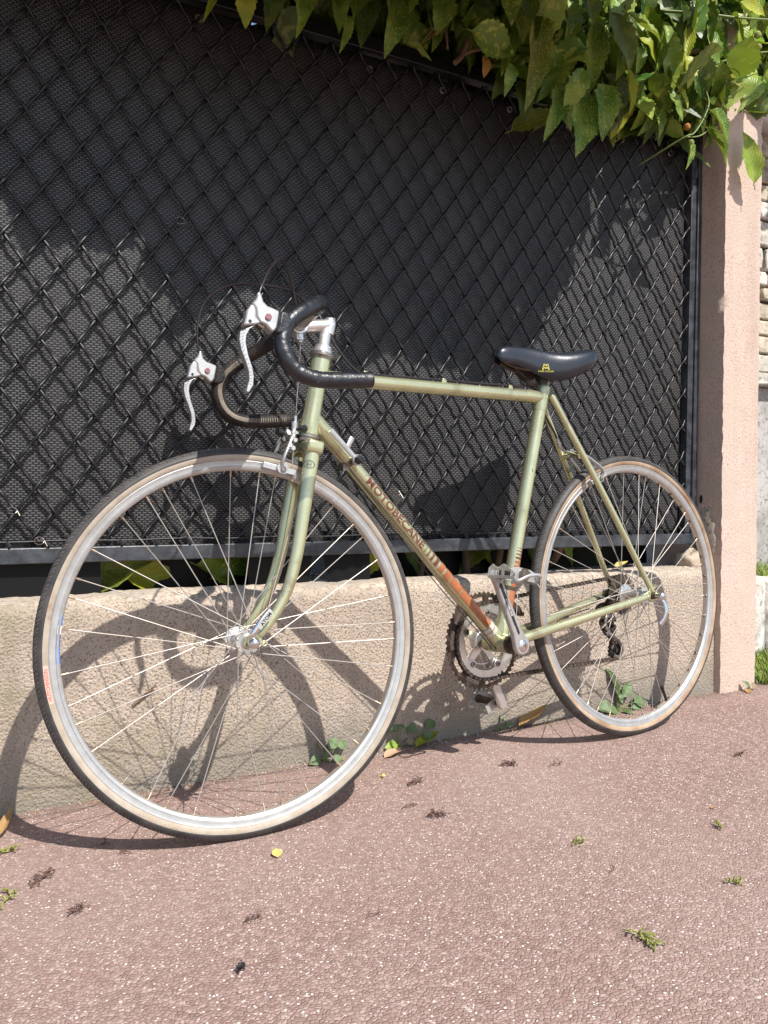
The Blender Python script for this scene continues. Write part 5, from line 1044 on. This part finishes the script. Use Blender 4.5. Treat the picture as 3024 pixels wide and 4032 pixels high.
leaf_litter('tiny brown leaf at the foot of the gate pillar','leaf',2.05,-.06,R(40),.03,.02,M_litter,.6,10)
leaf_litter('small brown scrap of leaf on the open pavement at centre right','leaf',1.26,-.60,R(10),.012,.008,M_litter,.5,12)
leaf_litter('small tan leaf fragment beside the weeds at the wall foot','leaf',.775,-.035,R(60),.018,.012,M_litter,.5,13)
def catkin(label,x,y,L,m,seed,dense=10,ang=0,r=.0011,cat_='twig'):
    L*=.85; r*=.85
    rr=random.Random(seed); mb=MB(); ca,sa=math.cos(ang),math.sin(ang)
    def P(u,v,w): return (x+u*ca-v*sa,y+u*sa+v*ca,w)
    main=spline([P(-L*.5,0,.003),P(-L*.15,L*.06,.005),P(L*.2,-L*.03,.004),P(L*.5,L*.05,.003)],5); tube(mb,main,r,6)
    for i in range(dense):
        t=rr.random()*.85+.1; q=main[int(t*(len(main)-1))]; a=ang+rr.choice((-1,1))*rr.uniform(.4,1.2); l=L*rr.uniform(.12,.3); e=Vector((q.x+math.cos(a)*l,q.y+math.sin(a)*l,.002+rr.random()*.010)); tube(mb,[q,(q+e)/2+Vector((0,0,.003)),e],[r*.9,r*.7,r*.6],5)
        for k in range(2): c=e+Vector((rr.gauss(0,.0015),rr.gauss(0,.0015),rr.gauss(0,.0007))); lathe(mb,[(.0001,-r*1.3),(r*1.5,0),(.0001,r*1.3)],c,(0,0,1),5)
    o=part('twig',mb,m,None,ang=0); o.location=(0,0,0); tag(o,label,cat_); return o
for a in (('yellow green sprig lying on the pavement at the left edge, beside the pale leaf',.086,-.175,.045,M_seed,1,9,.3,.0016),
 ('yellow twig with a bent end near the bottom left edge of the pavement',.080,-.350,.055,M_seed,2,6,1.2,.0018),
 ('loose brown catkin cluster right of the pale leaf at left',.130,-.305,.060,M_seedbr,3,26,.9,.0011),
 ('small dark brown catkin left of centre on the pavement',.163,-.430,.032,M_seedbr,4,14,.6,.0011),
 ('dark brown catkin tuft near the front wheel, level with the weeds',.8396,-.2243,.045,M_seedbr,5,22,.4,.0012),
 ('dark brown catkin tuft right of the chainring on the pavement',1.0698,-.2247,.045,M_seedbr,6,22,-.3,.0012),
 ('thick dark brown catkin tuft, the middle one before the front wheel',.7905,-.3834,.045,M_seedbr,7,26,-.2,.0012),
 ('thin brown stalk beside the middle catkin tuft',.7714,-.3237,.045,M_seedbr,8,3,.1,.0009),
 ('flat brown stalk on the pavement below the far pedal',1.1613,-.2747,.042,M_seedbr,9,6,0,.0009),
 ('faint scattered brown catkin at the bottom centre of the pavement',.3766,-.5695,.032,M_seedbr,10,12,.2,.0008),
 ('tiny black tuft with a curved stalk, lowest on the pavement',.3235,-.678,.016,M_black,11,22,.9,.0009),
 ('small brown twig in the shadow of the front wheel',.2627,-.2689,.026,M_seedbr,12,6,-.5,.0008),
 ('dark twig lying across the spoke shadows of the front wheel',.232,-.225,.028,M_seedbr,19,9,.5,.0009),
 ('yellow green sprig, middle of the right half of the pavement',.9409,-.598,.036,M_seed,13,10,.1,.0013),
 ('small yellow sprig nearest the right edge below the rear wheel',1.2032,-.666,.030,M_seed,14,14,.9,.0012),
 ('small yellow green sprig at the right edge of the pavement',1.0527,-.8152,.030,M_seed,15,12,-.5,.0012),
 ('largest yellow green sprig, lower right of the pavement',.8165,-.860,.062,M_seed,16,22,-1.3,.0015),
 ('thin dark stalk near the right edge between two yellow sprigs',.92,-.70,.018,M_seedbr,17,3,.3,.0007),
 ('faint dark twig on the pavement left of the large yellow sprig',.53,-.64,.030,M_seedbr,18,3,.2,.0006),
 ('dark crumbled catkin at the right edge near the pillar foot',1.56,-.42,.04,M_seedbr,20,14,.2,.001)):
    catkin(*a)
mb=MB(); lathe(mb,[(.0001,-.004),(.004,-.002),(.0048,.001),(.003,.004),(.0001,.0046)],(.8034,-.1594,.004),(0,0,1),10); tag(part('berry',mb,M_lityel),'single pale yellow berry on the pavement right of the front tyre','berry')
def weed(label,x,y,spec,name='weed'):
    t=thing(name,label,'weed',(x,y,0))
    for i,(dx,dy,h,L,wd,az,el,m) in enumerate(spec):
        me=leafmesh('leaf',40+i,m,.95,.18,.22,True,.05); a=Vector((dx,dy,h)); d=Vector((math.cos(az)*math.cos(el),math.sin(az)*math.cos(el),math.sin(el))); o=obj('leaf',me,t,leafmat(a,a+d*L,wd,(0,-.8,.7)))
        s=MB(); tube(s,spline([(0,0,0),(dx*.5,dy*.5,h*.6+.002),tuple(a)],3),.0012,5); part('stalk',s,M_twig,t)
    return t
weed('small weed with grey green leaves in front of the wall, inside the front wheel',.735,-.012,[(.012,-.004,.028,.030,.026,R(10),R(50),M_weed),(.030,-.006,.032,.026,.026,R(0),R(10),M_weed),(-.012,-.008,.012,.030,.026,R(200),R(-5),M_weed),(.014,-.012,.006,.026,.022,R(-20),R(10),M_weed),(-.004,0,.030,.022,.014,R(110),R(60),M_weeddry),(.006,-.002,.022,.020,.014,R(60),R(30),M_weeddry)])
weed('weed with bright round leaf just right of the front tyre',.925,-.010,[(-.008,-.006,.012,.034,.028,R(190),R(5),M_leaf['y']),(-.006,.0,.040,.030,.026,R(140),R(40),M_weed),(.004,.0,.042,.022,.018,R(60),R(50),M_weed),(.016,-.004,.012,.022,.018,R(-10),R(10),M_weeddry)])
weed('dark leaved weed in the chainring shadow at the wall foot',.985,-.010,[(.012,-.002,.040,.032,.03,R(10),R(20),M_weed),(-.012,0,.036,.030,.028,R(170),R(20),M_weed),(.0,-.004,.02,.024,.02,R(-30),R(10),M_weed)])
weed('tiny two leaf seedling under the far pedal at the wall foot',1.215,-.012,[(.010,-.004,.012,.018,.016,R(0),R(15),M_weed),(-.010,-.004,.010,.014,.010,R(180),R(15),M_weed),(0,0,.02,.022,.010,R(90),R(70),M_weed)])
weed('tall weed with a long leaf against the wall behind the rear wheel',1.590,-.012,[(.0,.0,.05,.085,.022,R(180),R(68),M_weed),(.006,0,.035,.07,.020,R(170),R(75),M_weed),(.018,-.004,.035,.055,.032,R(10),R(45),M_weed),(-.030,-.010,.020,.045,.040,R(185),R(0),M_weed),(-.012,-.012,.006,.035,.030,R(200),R(10),M_weed),(.050,-.012,.018,.045,.045,R(0),R(5),M_weed),(.040,-.014,.006,.030,.026,R(-20),R(0),M_weed),(.0,-.018,.004,.035,.022,R(-80),R(5),M_weed),(.010,-.01,.02,.045,.02,R(100),R(60),M_weed)])
weed('small weed at the foot of the gate pillar, right edge',2.075,-.045,[(.0,.0,.012,.03,.018,R(150),R(50),M_weed),(.01,0,.01,.03,.02,R(20),R(25),M_weeddry)])
mb=MB(); tube(mb,[(.332,-.003,.175),(.375,-.012,.212)],[.003,.0022],7); tag(part('stick',mb,M_bark),'short brown stick sticking out of the wall behind the front tyre','stick')

gr=MB(); rr=random.Random(31)
for i in range(900):
    x=rr.uniform(-.1,2.12); y=-abs(rr.gauss(0,.016))-.002 - (.022 if x>1.975 else 0); sz=rr.uniform(.0008,.0026); q=Matrix.Rotation(rr.uniform(0,6),3,'Z')@Matrix.Rotation(rr.uniform(0,6),3,'X'); c=Vector((x,y,sz*.6))
    gr.add([c+q@Vector(p)*sz for p in((1,0,0),(-.5,.9,0),(-.5,-.9,.1),(0,0,.9),(0,0,-.6))],[(0,1,3),(1,2,3),(2,0,3),(1,0,4),(2,1,4),(0,2,4)],rr.choices((0,1,2),(5,3,3))[0])
o=part('grit',gr,[M_patch,M_whitest,M_litter],None,smooth=False,kind='stuff'); o['label']='fine grit and crumbs gathered along the wall foot'; o['category']='grit'
